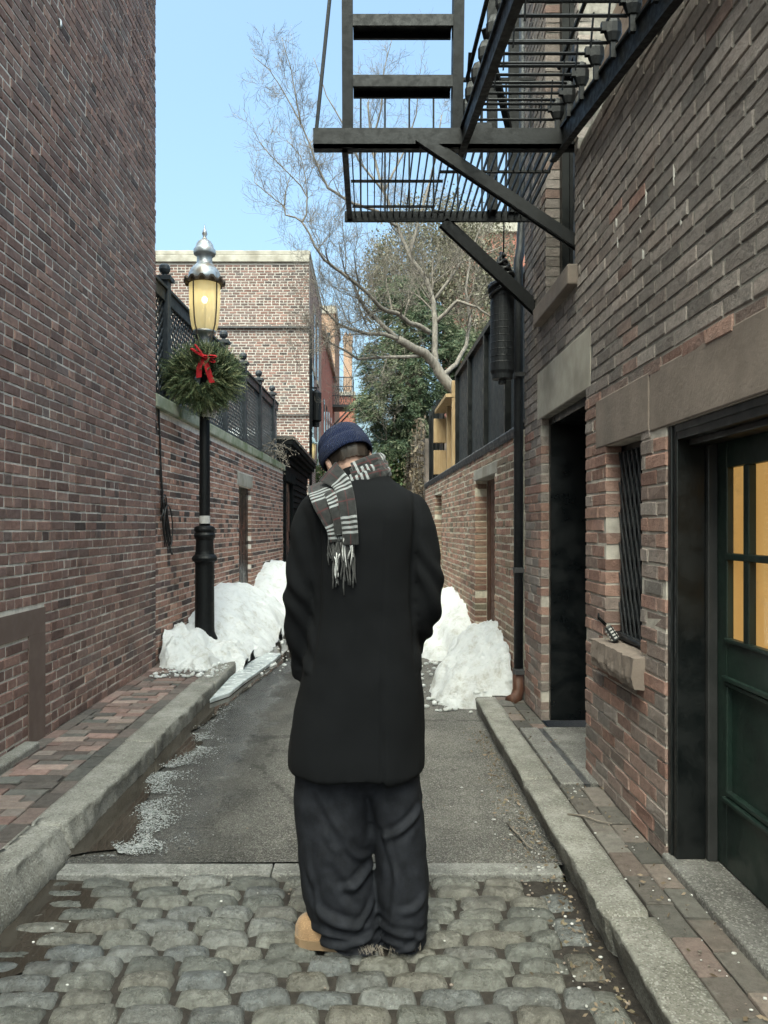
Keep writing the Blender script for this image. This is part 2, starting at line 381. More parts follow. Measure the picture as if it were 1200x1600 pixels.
def m_snow():
    g = NT('old_snow')
    d = g.map(g.noise(6, 8, .8), .48, .70, 0, .8)
    sx = g.n('ShaderNodeSeparateXYZ'); g.l(g.coord(), sx.inputs[0])
    c = g.mix(d, (.80,.81,.82), (.50,.48,.43))
    c = g.mix(g.map(g.noise(60, 4, .7), .66, .75, 0, .6), c, (.30,.27,.23))
    h = g.math('ADD', g.noise(34, 6, .75), g.math('MULTIPLY', g.noise(150, 3, .7), .35))
    return g.out(c, .6, g.bump(h, 1.0, .035), spec=.3)
MT['snow'] = m_snow()
MT['ice'] = surf('grey_ice', (.30,.33,.34), (.52,.55,.56), 6, .2, .4, 30, 0, .5)
MT['glintgrain'] = surf('glint_grain', (.14,.145,.145), (.30,.31,.31), 40, .10, .1, 60, 0, .6)  # for the pale grains added as glints beside the puddle
def m_cobble():
    g = NT('cobble_granite'); at = g.n('ShaderNodeAttribute', attribute_name='tint'); sp = g.n('ShaderNodeSeparateColor'); g.l(at.outputs['Color'], sp.inputs[0])
    c = g.ramp(sp.outputs[0], [(.1, (0.09072,0.09375,0.08628)), (.35, (0.1438,0.1448,0.1312)), (.6, (0.1243,0.1166,0.1)), (.8, (0.1074,0.114,0.1172)), (1, (0.1704,0.1707,0.1597))])
    c = g.mix(g.map(g.noise(34, 7, .75), .38, .64, 0, .85), c, g.mix(1, c, (.42, .41, .38), 'MULTIPLY'))
    c = g.mix(g.map(g.noise(5, 4, .6), .45, .65, 0, .6), c, g.mix(1, c, (.6, .58, .55), 'MULTIPLY'))
    c = g.mix(g.map(g.noise(160, 3, .7), .58, .75, 0, .5), c, (.36,.35,.31))
    geo = g.n('ShaderNodeNewGeometry'); 
    h = g.math('ADD', g.noise(60, 6, .7), g.math('MULTIPLY', g.noise(16, 3, .6), 1.2))
    return g.out(c, g.map(g.noise(9, 5, .7), .35, .7, .20, .50), g.bump(h, .9, .012), spec=.6)
MT['cobble'] = m_cobble()
MT['pavebrick'] = brick_mat('pavement_brick', [(0.08988,0.08798,0.08185), (0.1775,0.1175,0.1039), (0.2259,0.1567,0.1377), (0.144,0.1282,0.1168), (0.2585,0.1961,0.1717), (0.1169,0.1166,0.1075)], .3, .22, .7, (3, .52, .4, (0.09719,0.0958,0.08712)))
MT['pavebrickR'] = brick_mat('pavement_brick_dirty', [(0.09734,0.09221,0.08358), (0.1241,0.1087,0.09704), (0.1416,0.1156,0.101), (0.158,0.107,0.09322), (0.1117,0.1072,0.09991), (0.1393,0.1272,0.1141)], .3, .2, .7, (3, .5, .6, (0.1018,0.09681,0.08698)))
MT['glassdark'] = surf('dark_glass', (.006,.007,.008), (.012,.013,.014), 3, .12, .02, 20, 0, .5)
MT['windowlit'] = None
def m_amber():
    g = NT('lamp_glass_amber'); nz = g.noise(30, 4, .6, g.mapped((1, 1, .15)))
    c = g.mix(g.map(nz, .3, .7), (.93,.83,.60), (.97,.90,.72))
    g.out(c, .25); tr = g.n('ShaderNodeBsdfTranslucent'); g.l(c, tr.inputs[0]); tp = g.n('ShaderNodeBsdfTransparent'); tp.inputs[0].default_value = (1, .88, .62, 1)
    m1 = g.n('ShaderNodeMixShader'); m1.inputs[0].default_value = .5; g.l(tr.outputs[0], m1.inputs[1]); g.l(tp.outputs[0], m1.inputs[2])
    m2 = g.n('ShaderNodeMixShader'); m2.inputs[0].default_value = .82; g.l(g.b.outputs[0], m2.inputs[1]); g.l(m1.outputs[0], m2.inputs[2])
    g.l(m2.outputs[0], g.t.nodes['Material Output'].inputs[0])
    g.b.inputs['Emission Color'].default_value = (1, .66, .26, 1); g.b.inputs['Emission Strength'].default_value = .24
    return g.mat
MT['amber'] = m_amber()
def m_lit():
    g = NT('lit_wooden_pane'); w = g.noise(3.5, 5, .6, g.mapped((1, 3.5, .7)))
    c = g.mix(g.map(w, .2, .8), (.86,.42,.13), (.98,.54,.20))
    g.out((.35,.18,.07), .3); g.l(c, g.b.inputs['Emission Color']); g.b.inputs['Emission Strength'].default_value = .19
    return g.mat
MT['lit'] = m_lit()
def m_pane():
    g = NT('door_glass'); g.out((.5, .5, .48), g.map(g.noise(6, 5, .7), .35, .7, .03, .18), g.bump(g.noise(3, 2), .08, .01)); tp = g.n('ShaderNodeBsdfTransparent'); tp.inputs[0].default_value = (.93, .93, .9, 1)
    fr = g.n('ShaderNodeFresnel'); fr.inputs[0].default_value = 1.5; gl = g.n('ShaderNodeBsdfGlossy'); gl.inputs['Roughness'].default_value = .04
    df = g.n('ShaderNodeBsdfDiffuse'); df.inputs[0].default_value = (.35, .34, .31, 1); m0 = g.n('ShaderNodeMixShader'); g.l(g.map(g.noise(5, 6, .75), .5, .8, .0, .22), m0.inputs[0]); g.l(tp.outputs[0], m0.inputs[1]); g.l(df.outputs[0], m0.inputs[2])
    ge = g.n('ShaderNodeNewGeometry'); m1 = g.n('ShaderNodeMixShader'); g.l(g.math('MULTIPLY', fr.outputs[0], g.math('SUBTRACT', 1.0, ge.outputs['Backfacing'])), m1.inputs[0]); g.l(m0.outputs[0], m1.inputs[1]); g.l(gl.outputs[0], m1.inputs[2]); g.l(m1.outputs[0], g.t.nodes['Material Output'].inputs[0])
    return g.mat
MT['pane'] = m_pane()
def m_cloth(name, c1, c2, weave=900, rough=.92, sheen=.25, bump=.35):
    g = NT(name); c = g.mix(g.map(g.noise(18, 6, .7), .3, .7), c1, c2)
    c = g.mix(g.map(g.noise(weave * .5, 2, .6), .5, .75, 0, .5), c, tuple(min(1, x * 2.2) for x in c2))
    g.out(c, rough, g.bump(g.noise(weave, 3, .7), bump, .002), spec=.2, sheen=sheen)
    return g.mat
MT['coat'] = m_cloth('black_wool', (0.001619,0.001998,0.002895), (0.002428,0.002854,0.003859), 700, .95, .0)
MT['jeans'] = m_cloth('dark_denim', (0.005513,0.006186,0.0084), (0.01312,0.01434,0.01915), 1000, .8, .0)
MT['nubuck'] = m_cloth('tan_nubuck', (0.1931,0.1203,0.0652), (0.2465,0.1618,0.09008), 600, .85, .2)
MT['sole'] = flat('tan_rubber_sole', (0.1765,0.1198,0.06981), .7)
MT['bootdark'] = m_cloth('dark_shoe', (.02,.02,.022), (.03,.03,.032), 600, .7, 0)
MT['skin'] = surf('skin', (.48,.30,.23), (.56,.36,.28), 14, .55, .15, 160)
MT['hair'] = surf('dark_hair', (.014,.010,.008), (.035,.026,.02), 60, .5, .6, 150, vec=(1, 1, .15))
def m_knit():
    g = NT('navy_knit'); uv = g.n('ShaderNodeTexCoord').outputs['UV']; s = g.n('ShaderNodeSeparateXYZ'); g.l(uv, s.inputs[0])
    rib = g.math('SINE', g.math('MULTIPLY', s.outputs[0], 2 * math.pi * 95))
    row = g.math('SINE', g.math('MULTIPLY', s.outputs[1], 2 * math.pi * 70))
    h = g.math('ADD', rib, g.math('MULTIPLY', row, .4))
    c = g.mix(g.map(h, -1, 1.2), (.002,.006,.030), (.006,.016,.066))
    return g.out(c, .95, g.bump(h, .8, .003), spec=.12, sheen=.08)
MT['knit'] = m_knit()
def m_scarf():
    g = NT('grey_check_scarf'); uv = g.n('ShaderNodeTexCoord').outputs['UV']; s = g.n('ShaderNodeSeparateXYZ'); g.l(uv, s.inputs[0])
    def stripes(x, period, start, width):   # group of white stripes repeated
        f = g.math('MULTIPLY', g.math('FRACT', g.math('DIVIDE', x, period)), period)
        inside = g.math('MULTIPLY', g.math('GREATER_THAN', f, start), g.math('LESS_THAN', f, start + width))
        k = g.math('LESS_THAN', g.math('FRACT', g.math('DIVIDE', g.math('SUBTRACT', f, start), .0165)), .5)
        return g.math('MULTIPLY', inside, k), f
    a, fa = stripes(s.outputs[1], .21, .05, .066); b, fb = stripes(s.outputs[0], .155, .02, .066)
    base = g.mix(g.map(g.noise(60, 4, .6), .3, .7), (.014,.0143,.015), (.025,.0255,.026))
    rl = g.math('MULTIPLY', g.math('GREATER_THAN', fa, .186), g.math('LESS_THAN', fa, .190))
    rl2 = g.math('MULTIPLY', g.math('GREATER_THAN', fb, .118), g.math('LESS_THAN', fb, .123))
    c = g.mix(g.math('MULTIPLY', g.math('MAXIMUM', rl, rl2), .7), base, (.06,.016,.018))
    wv = g.math('GREATER_THAN', g.math('SINE', g.math('MULTIPLY', g.math('ADD', s.outputs[0], s.outputs[1]), 900)), -.4)
    both = g.math('MULTIPLY', g.math('MAXIMUM', a, b), g.math('MULTIPLY_ADD', wv, .35, .62))
    c = g.mix(both, c, (.25,.262,.27))
    return g.out(c, .95, g.bump(g.noise(900, 3, .7), .4, .002), spec=.15, sheen=.2)
MT['scarf'] = m_scarf()
MT['fringeW'] = m_cloth('fringe_pale', (.30,.30,.30), (.42,.42,.42), 600)
MT['fringeD'] = m_cloth('fringe_dark', (.03,.03,.03), (.05,.05,.05), 600)
# ------------------------------------------------------------------ brick walls
def brickwall(parent, O, U, N, L, z0, z1, holes, mats, course=.065, bl=.208, mort=.010, prot=.006, thick=.24, bond='running',
              tintf=None, name='wall', rough=.0022, ztop_slab=None, u_from=0, deep_ends=(.0, .0), z_brick_top=None):
    O = Vector(O); U = Vector(U).normalized(); N = Vector(N).normalized(); Z = Vector((0, 0, 1)); mb = MB()
    flip = U.cross(Z).dot(N) < 0
    zs = ztop_slab or z1
    us = sorted({0, L, *[h[0] for h in holes if 0 < h[0] < L], *[h[1] for h in holes if 0 < h[1] < L]})
    zz = sorted({z0, zs, *[h[2] for h in holes if z0 < h[2] < zs], *[h[3] for h in holes if z0 < h[3] < zs]})
    for a, b in zip(us, us[1:]):
        for c, d in zip(zz, zz[1:]):
            if any(h[0] - 1e-5 <= a and h[1] + 1e-5 >= b and h[2] - 1e-5 <= c and h[3] + 1e-5 >= d and not h[5] for h in holes): continue
            mb.obox(O + U * (a + b) / 2 + Z * (c + d) / 2 - N * thick / 2, U * (b - a) / 2, N * thick / 2, Z * (d - c) / 2, 1)
    nrow = int((min(z1, z_brick_top or z1) - z0) / course)
    for r in range(nrow):
        za = z0 + r * course + mort / 2; zb = za + course - mort; zm = (za + zb) / 2
        blk = sorted((h[0], h[1], h[4]) for h in holes if h[2] < zm < h[3])
        free = []; cur = u_from; ld = deep_ends[0]
        for a, b, dp in blk:
            if a > cur: free.append((cur, a, ld, dp))
            cur = max(cur, b); ld = dp
        if cur < L: free.append((cur, L, ld, deep_ends[1]))
        header = bond == 'header' or (bond == 'common' and r % 6 == 3)
        off = random.uniform(0, .02)
        if bond == 'flemish': seqs = (bl, bl / 2)
        elif header: seqs = (bl / 2,)
        else: seqs = (bl,)
        off += (bl / 2 if r % 2 else 0) if bond != 'flemish' else (bl * .75 if r % 2 else 0)
        if bond == 'mixed': seqs = (bl, bl / 2) if r % 3 == 0 else (bl / 2,) if r % 3 == 1 else (bl,)
        u = -off - bl; k = 0
        wav = lambda uu: .003 * mn.noise((uu * .8, r * .37, 3.1 + O.x))
        while u < L:
            ln = seqs[k % len(seqs)] * random.uniform(.965, 1.035); k += 1
            for (fa, fb, da, db) in free:
                a = max(u + mort / 2, fa + (0 if da == 0 else -.004)); b = min(u + ln - mort / 2, fb + (0 if db == 0 else .004))
                if fb - b < .03: b = fb + (.004 if db else 0)
                if a - fa < .03: a = fa - (.004 if da else 0)
                if b - a < .034: continue
                dp = max(.004, da if a <= fa else 0, db if b >= fb else 0)
                p = prot + random.gauss(0, .0013); j = lambda: random.gauss(0, rough)
                ci = .003; vs = []
                for (uu, z) in ((a, za), (b, za), (b, zb), (a, zb)):
                    vs.append(O + U * uu + Z * (z + wav(uu)) - N * dp)
                for (uu, z, su, s2) in ((a, za, 1, 1), (b, za, -1, 1), (b, zb, -1, -1), (a, zb, 1, -1)):
                    vs.append(O + U * (uu + j() * .5) + Z * (z + wav(uu) + j() * .7) + N * (p - .004))
                for (uu, z, su, s2) in ((a, za, 1, 1), (b, za, -1, 1), (b, zb, -1, -1), (a, zb, 1, -1)):
                    vs.append(O + U * (uu + su * ci + j() * .5) + Z * (z + s2 * ci + wav(uu) + j() * .5) + N * (p + j() * .3))
                fs = [(8, 9, 10, 11)] + [(i, (i + 1) % 4, 4 + (i + 1) % 4, 4 + i) for i in range(4)] + [(4 + i, 4 + (i + 1) % 4, 8 + (i + 1) % 4, 8 + i) for i in range(4)]
                if flip: fs = [f[::-1] for f in fs]
                t = tintf((a + b) / 2, zm) if tintf else random.random()
                mb.add(vs, fs, 0, (t, random.random(), random.random(), 1))
            u += ln
    return build(mb, name, mats, parent, tint=True)

# ------------------------------------------------------------------ ground, road, kerbs
m = MB(); m.add([(-160, -60, -.12), (160, -60, -.12), (160, 260, -.12), (-160, 260, -.12)], [(0, 1, 2, 3)])
struct(m, 'ground', MT['dirt'])
m = MB(); ys = [3.32 + i * .5 for i in range(0, 140)]
m.grid(lambda u, v: (lerp(-1.6, 1.3, u), lerp(3.301, 75, v ** 1.5), .012 * math.sin(math.pi * max(0, min(1, (lerp(-1.6, 1.3, u) + 1.33) / 2.13))) + .004 * mn.noise((u * 7, v * 60, 0))), 24, 120)
struct(m, 'road', MT['asphalt'], smooth=True)
# granite strip across the alley
m = MB()
for i, (a, b) in enumerate(((-1.31, -.42), (-.415, .20), (.205, .80))):
    m.box(a, b, 3.192, 3.298, -.08, .008 + .001 * i)
struct(m, 'granite_strip', MT['granitestrip'], bevel=.006)
# setts
m = MB(); m.grid(lambda u, v: (lerp(-1.45, .95, u), lerp(-1.2, 3.19, v), -.022 + .010 * mn.noise((u * 40, v * 60, 1))), 60, 90)
struct(m, 'sett_bed', MT['dirt'], smooth=True)
def stone(mb, cx, cy, lx, ly, top, rz=0, n=7):
    s_ = random.uniform(0, 100); t = (random.random(), random.random(), 0, 1); ex = random.uniform(.16, .28); ey = random.uniform(.26, .42)
    ca, sa = math.cos(rz), math.sin(rz); tx = random.gauss(0, .035); ty = random.gauss(0, .05)
    def f(u, v):
        a = 2 * u - 1; b = 2 * v - 1
        # squared-off plan with a domed top that rolls over the edges
        m_ = max(abs(a), abs(b)); q = math.sqrt(a * a + b * b) or 1e-6
        k = m_ / q; k = lerp(1, k, .10); x = a * k * lx / 2; y = b * k * ly / 2
        e = .008 * mn.noise((x * 22 + s_, y * 22, s_)); x += e; y += .8 * e
        dome = (1 - abs(a) ** 3.2) ** ex * (1 - abs(b) ** 2.6) ** ey if m_ < .999 else 0
        z = top - .052 + .052 * dome + .006 * mn.noise((x * 16 + s_, y * 26, 5 + s_)) * dome + .003 * mn.noise((x * 60 + s_, y * 60, s_)) * dome + (tx * x + ty * y)
        return (cx + x * ca - y * sa, cy + x * sa + y * ca, z)
    mb.grid(f, n + 3, n, 0, tint=t)
cm = MB(); y = 3.186; row = 0
while y > .9:
    ly = random.uniform(.074, .090); x = -1.40 + random.uniform(0, .14)
    lim = .60 + .03 * math.sin(row)
    while x < lim:
        lx = random.choice((random.uniform(.15, .19), random.uniform(.18, .23)))
        if x + lx > lim + .1: lx = max(.1, lim + .04 - x)
        xc = x + lx / 2; drop = .024 * sstep(-.95, -1.3, xc)
        stone(cm, xc, y - ly / 2 + random.gauss(0, .004), lx + .005, ly + .008, .012 - drop + random.gauss(0, .003), random.gauss(0, .025))
        x += lx + random.uniform(.002, .012)
    # gutter stones turned lengthways at the right kerb
    y -= ly + random.uniform(.000, .006); row += 1
y = 3.1
while y > .9:
    ln = random.uniform(.15, .24)
    stone(cm, .725 + random.gauss(0, .01), y - ln / 2, .125, ln - .004, -.002 + random.gauss(0, .004), random.gauss(0, .06))
    y -= ln + .008
struct(cm, 'cobblestone_paving', MT['cobble'], smooth=True, tint=True)

def kerb(name, prof, y0, y1, joints, side):
    mb = MB(); ny = int((y1 - y0) / .012); np_ = len(prof)
    offs = {}
    def f(u, v):
        y = lerp(y0, y1, v); i = min(np_ - 1, int(round(u * (np_ - 1)))); x, z, am = prof[i]
        k = sum(1 for j in joints if y > j); rj = random.Random(k * 31 + (5 if side > 0 else 9))
        dx = rj.uniform(-.012, .012); dz = rj.uniform(-.008, .008)
        jd = min(abs(y - j) for j in joints); gap = .022 * (1 - sstep(.004, .024, jd))
        n1 = am * (.013 * mn.noise((y * 3.1, i * .35, side)) + .009 * mn.noise((y * 11, i * .8, side)) + .005 * mn.noise((y * 34, i * 1.5, side)))
        h = 0; dx -= (.05 * sstep(4.4, 2.8, y) * sstep(0, .11, z) if side < 0 and x > -1.5 else 0)
        return (x + dx + side * -1 * (n1 - 0) + (side * gap if am > .5 else 0), y, z + dz + h + n1 * .35 - (gap if z > .06 else 0))
    mb.grid(f, np_ - 1, ny)
    if side < 0: mb.f = [q[::-1] for q in mb.f]
    return struct(mb, name, MT['granite'], smooth=True)
pr = [(.845, -.06, 1), (.835, .0, 1), (.822, .05, 1), (.812, .09, 1), (.806, .112, 1), (.808, .121, .9), (.818, .126, .6), (.86, .127, .4), (.90, .128, .4), (.94, .127, .4), (.962, .126, .3), (.966, .10, .2)]
kerb('kerb_right', pr, .8, 5.98, [2.62, 4.05, 5.35, 1.4], 1)
pl = [(-x - .515, z, a) for x, z, a in pr]
kerb('kerb_left', [(-1.335, -.06, 1), (-1.33, 0, 1), (-1.330, .05, 1), (-1.330, .085, 1), (-1.331, .11, 1), (-1.336, .121, .9), (-1.348, .126, .7), (-1.43, .127, .4), (-1.47, .126, .4), (-1.50, .126, .4), (-1.518, .126, .3), (-1.522, .08, .2)],
     .8, 17, [1.3, 3.42, 4.75, 6.6, 8.4, 10.2, 12, 14, 16], -1)
# brick pavements
def pave(name, mat, rects, z, along, cols, tintf):
    mb = MB()
    for (x0, x1, y0, y1) in rects:
        mb.box(x0, x1, y0, y1, -.1, z - .010, 1)
    for (x0, x1, y0, y1) in cols:     # every brick: a jittered box
        j = lambda s=.0022: random.gauss(0, s)
        g = .003; zz = z + j(.0025); tlt = j(.012); t2 = j(.012)
        cx, cy = (x0 + x1) / 2, (y0 + y1) / 2; vs = []
        for k, ins, dz in ((0, 0, -.03), (1, 0, -.004), (2, .004, 0)):
            for (x, y) in ((x0 + g + ins, y0 + g + ins), (x1 - g - ins, y0 + g + ins), (x1 - g - ins, y1 - g - ins), (x0 + g + ins, y1 - g - ins)):
                vs.append((x + j(), y + j(), zz + dz + (x - cx) * tlt + (y - cy) * t2))
        fs = [(8, 9, 10, 11)] + [(4 * r + i, 4 * r + (i + 1) % 4, 4 * r + 4 + (i + 1) % 4, 4 * r + 4 + i) for r in (0, 1) for i in range(4)]
        mb.add(vs, fs, 0, (tintf(cx, cy), random.random(), 0, 1))
    return struct(mb, name, [mat, MT['dirt']], tint=True)
bk = []
y = .8
while y < 9.0:
    w = random.uniform(.088, .102); off = random.uniform(0, .2)
    x = -2.08 - off
    while x < -1.63:
        a = max(x, -1.985); b = min(x + .2, -1.625)
        if b - a > .03: bk.append((a, b, y, y + w))
        x += .2
    y += w
for x0, x1 in ((-1.625, -1.522), (-2.08, -1.985)):
    y = .8
    while y < 9.0:
        ln = random.uniform(.19, .215); bk.append((x0, x1, y, y + ln)); y += ln
pave('pavement_left', MT['pavebrick'], [(-2.1, -1.515, -1, 17)], .122, 'x', bk, lambda x, y: min(.99, max(0, (.08 + .1 * random.random() if (x > -1.63 or random.random() < .28) else .2 + .75 * random.random()))))
bk = []
for ci, (x0, x1) in enumerate(((.966, 1.068), (1.068, 1.172))):
    for (ya, yb) in ((.8, 3.93), (5.07, 6.0)):
        y = ya - (0.1 if ci else 0)
        while y < yb:
            ln = random.uniform(.195, .225); bk.append((x0, x1 - (0 if ci == 0 else 0), max(y, ya), min(y + ln, yb))); y += ln
pave('pavement_right', MT['pavebrickR'], [(.96, 1.18, -1, 3.935), (.96, 1.18, 5.065, 6.1)], .124, 'y', bk, lambda x, y: random.random() if random.random() < .4 else .3 * random.random())

# water standing in the left gutter, and between the near setts
def sheet(name, pts, z, mat, label=None):
    mb = MB(); mb.add([(x, y, z) for x, y in pts], [tuple(range(len(pts)))])
    return struct(mb, name, mat)
edge = [(-1.245, 3.40), (-1.16, 3.42), (-1.077, 3.46), (-1.03, 3.62), (-1.05, 3.8), (-1.11, 3.93), (-1.12, 4.12), (-1.17, 4.35), (-1.20, 4.5), (-1.14, 4.7), (-1.07, 4.95), (-1.06, 5.15), (-1.15, 5.33), (-1.2, 5.42),
        (-1.14, 5.65), (-1.12, 6.0), (-1.08, 6.4), (-1.02, 6.9), (-.93, 7.6), (-.86, 8.2), (-.72, 9.0), (-.8, 10), (-1.0, 11.5), (-1.2, 13)]
rag = []
def cr(a, b, c, d, t): return .5 * ((2 * b) + (c - a) * t + (2 * a - 5 * b + 4 * c - d) * t * t + (3 * b - a - 3 * c + d) * t ** 3)
ee = []
for i in range(len(edge) - 1):
    a, b, c, d = edge[max(i - 1, 0)], edge[i], edge[i + 1], edge[min(i + 2, len(edge) - 1)]
    ee += [(cr(a[0], b[0], c[0], d[0], k / 4), cr(a[1], b[1], c[1], d[1], k / 4)) for k in range(4)]
edge = ee + [edge[-1]]
for (a, b) in zip(edge, edge[1:]):
    for k in range(5):
        t = k / 5; p = (lerp(a[0], b[0], t) - .07 * sstep(3.4, 3.7, lerp(a[1], b[1], t)), lerp(a[1], b[1], t)); rag.append((p[0] + .03 * mn.noise((p[1] * 7, 0, 0)) + .008 * mn.noise((p[1] * 40, 2, 0)), p[1]))
sheet('puddle', [(-1.345, 3.345)] + rag + [(-1.345, 13.2)], .0145, MT['water'])
m = MB()          # glossy grains added along the puddle edge as glints of wet asphalt
for _ in range(9500):
    q = random.choice(rag) if random.random() < .45 else random.choice(rag[:len(rag) // 2])
    x = q[0] + abs(random.gauss(0, .07)) * (1.3 if q[1] < 4.6 else 1) - .03 + random.random() * .05; y = q[1] + random.gauss(0, .03) * (1 + q[1] * .1)
    if y < 3.35 or y > 9 or mn.noise((x * 6, y * 6, 8)) < -.22: continue
    r_ = random.choice((.0016, .002, .0025, .003, .0042)); m.ell((x, y, .0165), (r_ * random.uniform(.8, 1.5), r_, r_ * .55), n=6)
tag(build(m, 'glint_grains', MT['glintgrain'], smooth=True), 'small glossy grains added as wet glints along the edge of the puddle', 'ice', kind='stuff')
rag2 = [(-1.0 + .07 * mn.noise((y * 5, 7, 0)) + .03 * mn.noise((y * 18, 7, 0)) - .22 * sstep(2.9, 2.2, y), y) for y in [1.6 + i * .03 for i in range(53)]]
sheet('gutter_water', [(-1.345, 1.6)] + rag2 + [(-1.345, 3.19)], -.012, MT['water'])
# pebbles, salt grains and leaf bits
m = MB()
for _ in range(520):
    q = random.random()
    if q < .45: x, y = random.uniform(.58, .80), random.uniform(1.2, 4.2)
    elif q < .7: x, y = random.uniform(-1.2, .8), random.uniform(1.2, 4.6)
    else: x, y = random.uniform(.82, 1.16), random.uniform(1.6, 4.6)
    z = .128 if x > .815 else (.004 if y < 3.2 else .012); r_ = random.choice((.0025, .003, .004, .006))
    if x <= .815 and y < 3.2: z = -.012 if random.random() < .6 else .010
    m.ell((x, y, z), (r_ * random.uniform(.8, 1.6), r_, r_ * .7), n=6, mi=0 if random.random() < .55 else 1)
tag(build(m, 'gravel', [MT['sticker'], MT['dryleaf'] if False else MT['brownstone']], smooth=True), 'pale salt grains and crumbs scattered over setts and kerb', 'gravel', kind='stuff')
m = MB()
for _ in range(900):
    y = random.uniform(1.2, 5.5); x = .81 - abs(random.gauss(0, .07)) - .02
    if random.random() < .15: x = random.uniform(.97, 1.17)
    z = (.002 if y < 3.2 else .016) if x < .815 else .132
    if 3.2 <= y <= 3.34: z = .022
    m.leaf((x, y, z + random.uniform(0, .006)), random.uniform(.008, .03), .5, 0, (random.random(), 0, 0, 1), (random.gauss(0, 1), random.gauss(0, 1), random.gauss(0, .25)))
tag(build(m, 'leaf_litter', MT['dryleaf'], tint=True), 'brown leaf crumbs gathered along the right kerb', 'leaf litter', kind='stuff')
def twig(label, pts, r_):
    mb = MB(); mb.tube(pts, [r_ * (1 - .5 * i / (len(pts) - 1)) for i in range(len(pts))], 6); solo(mb, 'twig', MT['twig'], label, 'twig', smooth=True)
twig('thin dry twig lying on the right pavement bricks', [(.90, 3.52, .136), (.96, 3.49, .14), (1.02, 3.43, .137), (1.07, 3.41, .134)], .005)
twig('curled pale twig lying on the asphalt by the right kerb', [(.66, 3.72, .018), (.675, 3.62, .02), (.69, 3.55, .022), (.70, 3.46, .02), (.72, 3.42, .018)], .006)

# ------------------------------------------------------------------ left tall building
T = thing('brick_building', 'tall windowless dark brick building with white mortar lines filling the left side', 'building', (-2.08, 4.5, 0))
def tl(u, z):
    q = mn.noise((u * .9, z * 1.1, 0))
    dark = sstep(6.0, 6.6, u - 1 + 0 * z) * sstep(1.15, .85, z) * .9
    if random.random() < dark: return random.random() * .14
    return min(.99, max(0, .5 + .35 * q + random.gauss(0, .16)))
brickwall(T, (-2.08, 0, 0), (0, 1, 0), (1, 0, 0), 7.4, .118, 7.8, [(0, 4.885, .79, .945, 0, True), (4.65, 4.885, .1, .79, 0, True)], [MT['brickL'], MT['mortL']], course=.0655, bond='mixed', tintf=tl, u_from=1.4, z_brick_top=7.8, prot=.005, mort=.0115)
m = MB(); m.box(-2.2, -2.072, 0, 4.885, .79, .945); m.box(-2.2, -2.072, 4.65, 4.885, .12, .789)
build(m, 'stone_surround', MT['brownflush'], T)
m = MB(); m.box(-2.2, -1.99, 0, 4.62, .06, .165); build(m, 'stone_ledge', MT['granite'], T, bevel=.012)
m = MB(); m.box(-9, -2.322, 0, 7.38, 0, 7.7); m.box(-9, -2.075, -2.5, -.001, 0, 7.8); build(m, 'side_wall', MT['brick_plain'], T)  # second box: unseen stretch behind the camera, added to block the sun
m = MB(); m.box(-9.1, -2.0, -2.6, 7.5, 7.801, 7.95); build(m, 'roof', MT['lead'], T)
m = MB(); m.tube([px(90, 28, 5.12) + Vector((.0, 0, 0)), px(88, 33, 5.1) + Vector((.03, 0, 0)), px(87, 40, 5.1) + Vector((.035, 0, 0)), px(90, 44, 5.1) + Vector((.02, 0, 0))], .008, 8); build(m, 'hook', MT['zinc'], T, smooth=True)

# ------------------------------------------------------------------ left garden wall
A = Vector((-2.125, 7.42, 0)); B = Vector((-1.835, 15.95, 0)); U = (B - A).normalized(); N = Vector((U.y, -U.x, 0)); LL = (B - A).length
def onL(u, off, z): return A + U * u + N * off + Vector((0, 0, z))
T = thing('garden_wall', 'low patchy red brick wall with mossy stone coping behind the lamp post', 'wall', tuple(onL(4, 0, 0)))
def tg(u, z):
    if (int(z / .066) % 3 == 0) and random.random() < .55: return random.random() * .15
    return min(.99, max(0, .48 + .3 * mn.noise((u * .8, z * 1.3, 4)) + random.gauss(0, .2)))
brickwall(T, A, U, N, LL, .05, 2.62, [(4.1, 5.05, .1, 2.08, .05, False), (3.98, 5.17, 2.08, 2.28, 0, True)], [MT['brickG'], MT['mortG']], course=.066, bond='mixed', tintf=tg, mort=.014)
m = MB(); u = 0
while u < LL:
    l_ = min(random.uniform(.7, .95), LL - u)
    m.obox(onL(u + l_ / 2, -.11, 2.685), U * (l_ / 2 - .003), N * .165, Vector((0, 0, .062 + random.uniform(-.004, .004)))); u += l_
build(m, 'coping', MT['copinggreen'], T, bevel=.012)
m = MB(); m.obox(onL(4.575, -.05, 2.18), U * .594, N * .058, Vector((0, 0, .098))); build(m, 'lintel', MT['greystone'], T, bevel=.006)
m = MB(); m.obox(onL(4.575, -.07, 1.09), U * .474, N * .02, Vector((0, 0, .98)))
for k in range(4): m.obox(onL(4.22 + k * .235, -.048, 1.08), U * .1, N * .004, Vector((0, 0, .9)))
D_ = build(m, 'door', MT['darkness'], T)
m = MB(); m.ell(onL(4.2, -.03, 1.05), (.03, .03, .03), n=12); build(m, 'handle', MT['irongrey'], D_, smooth=True)

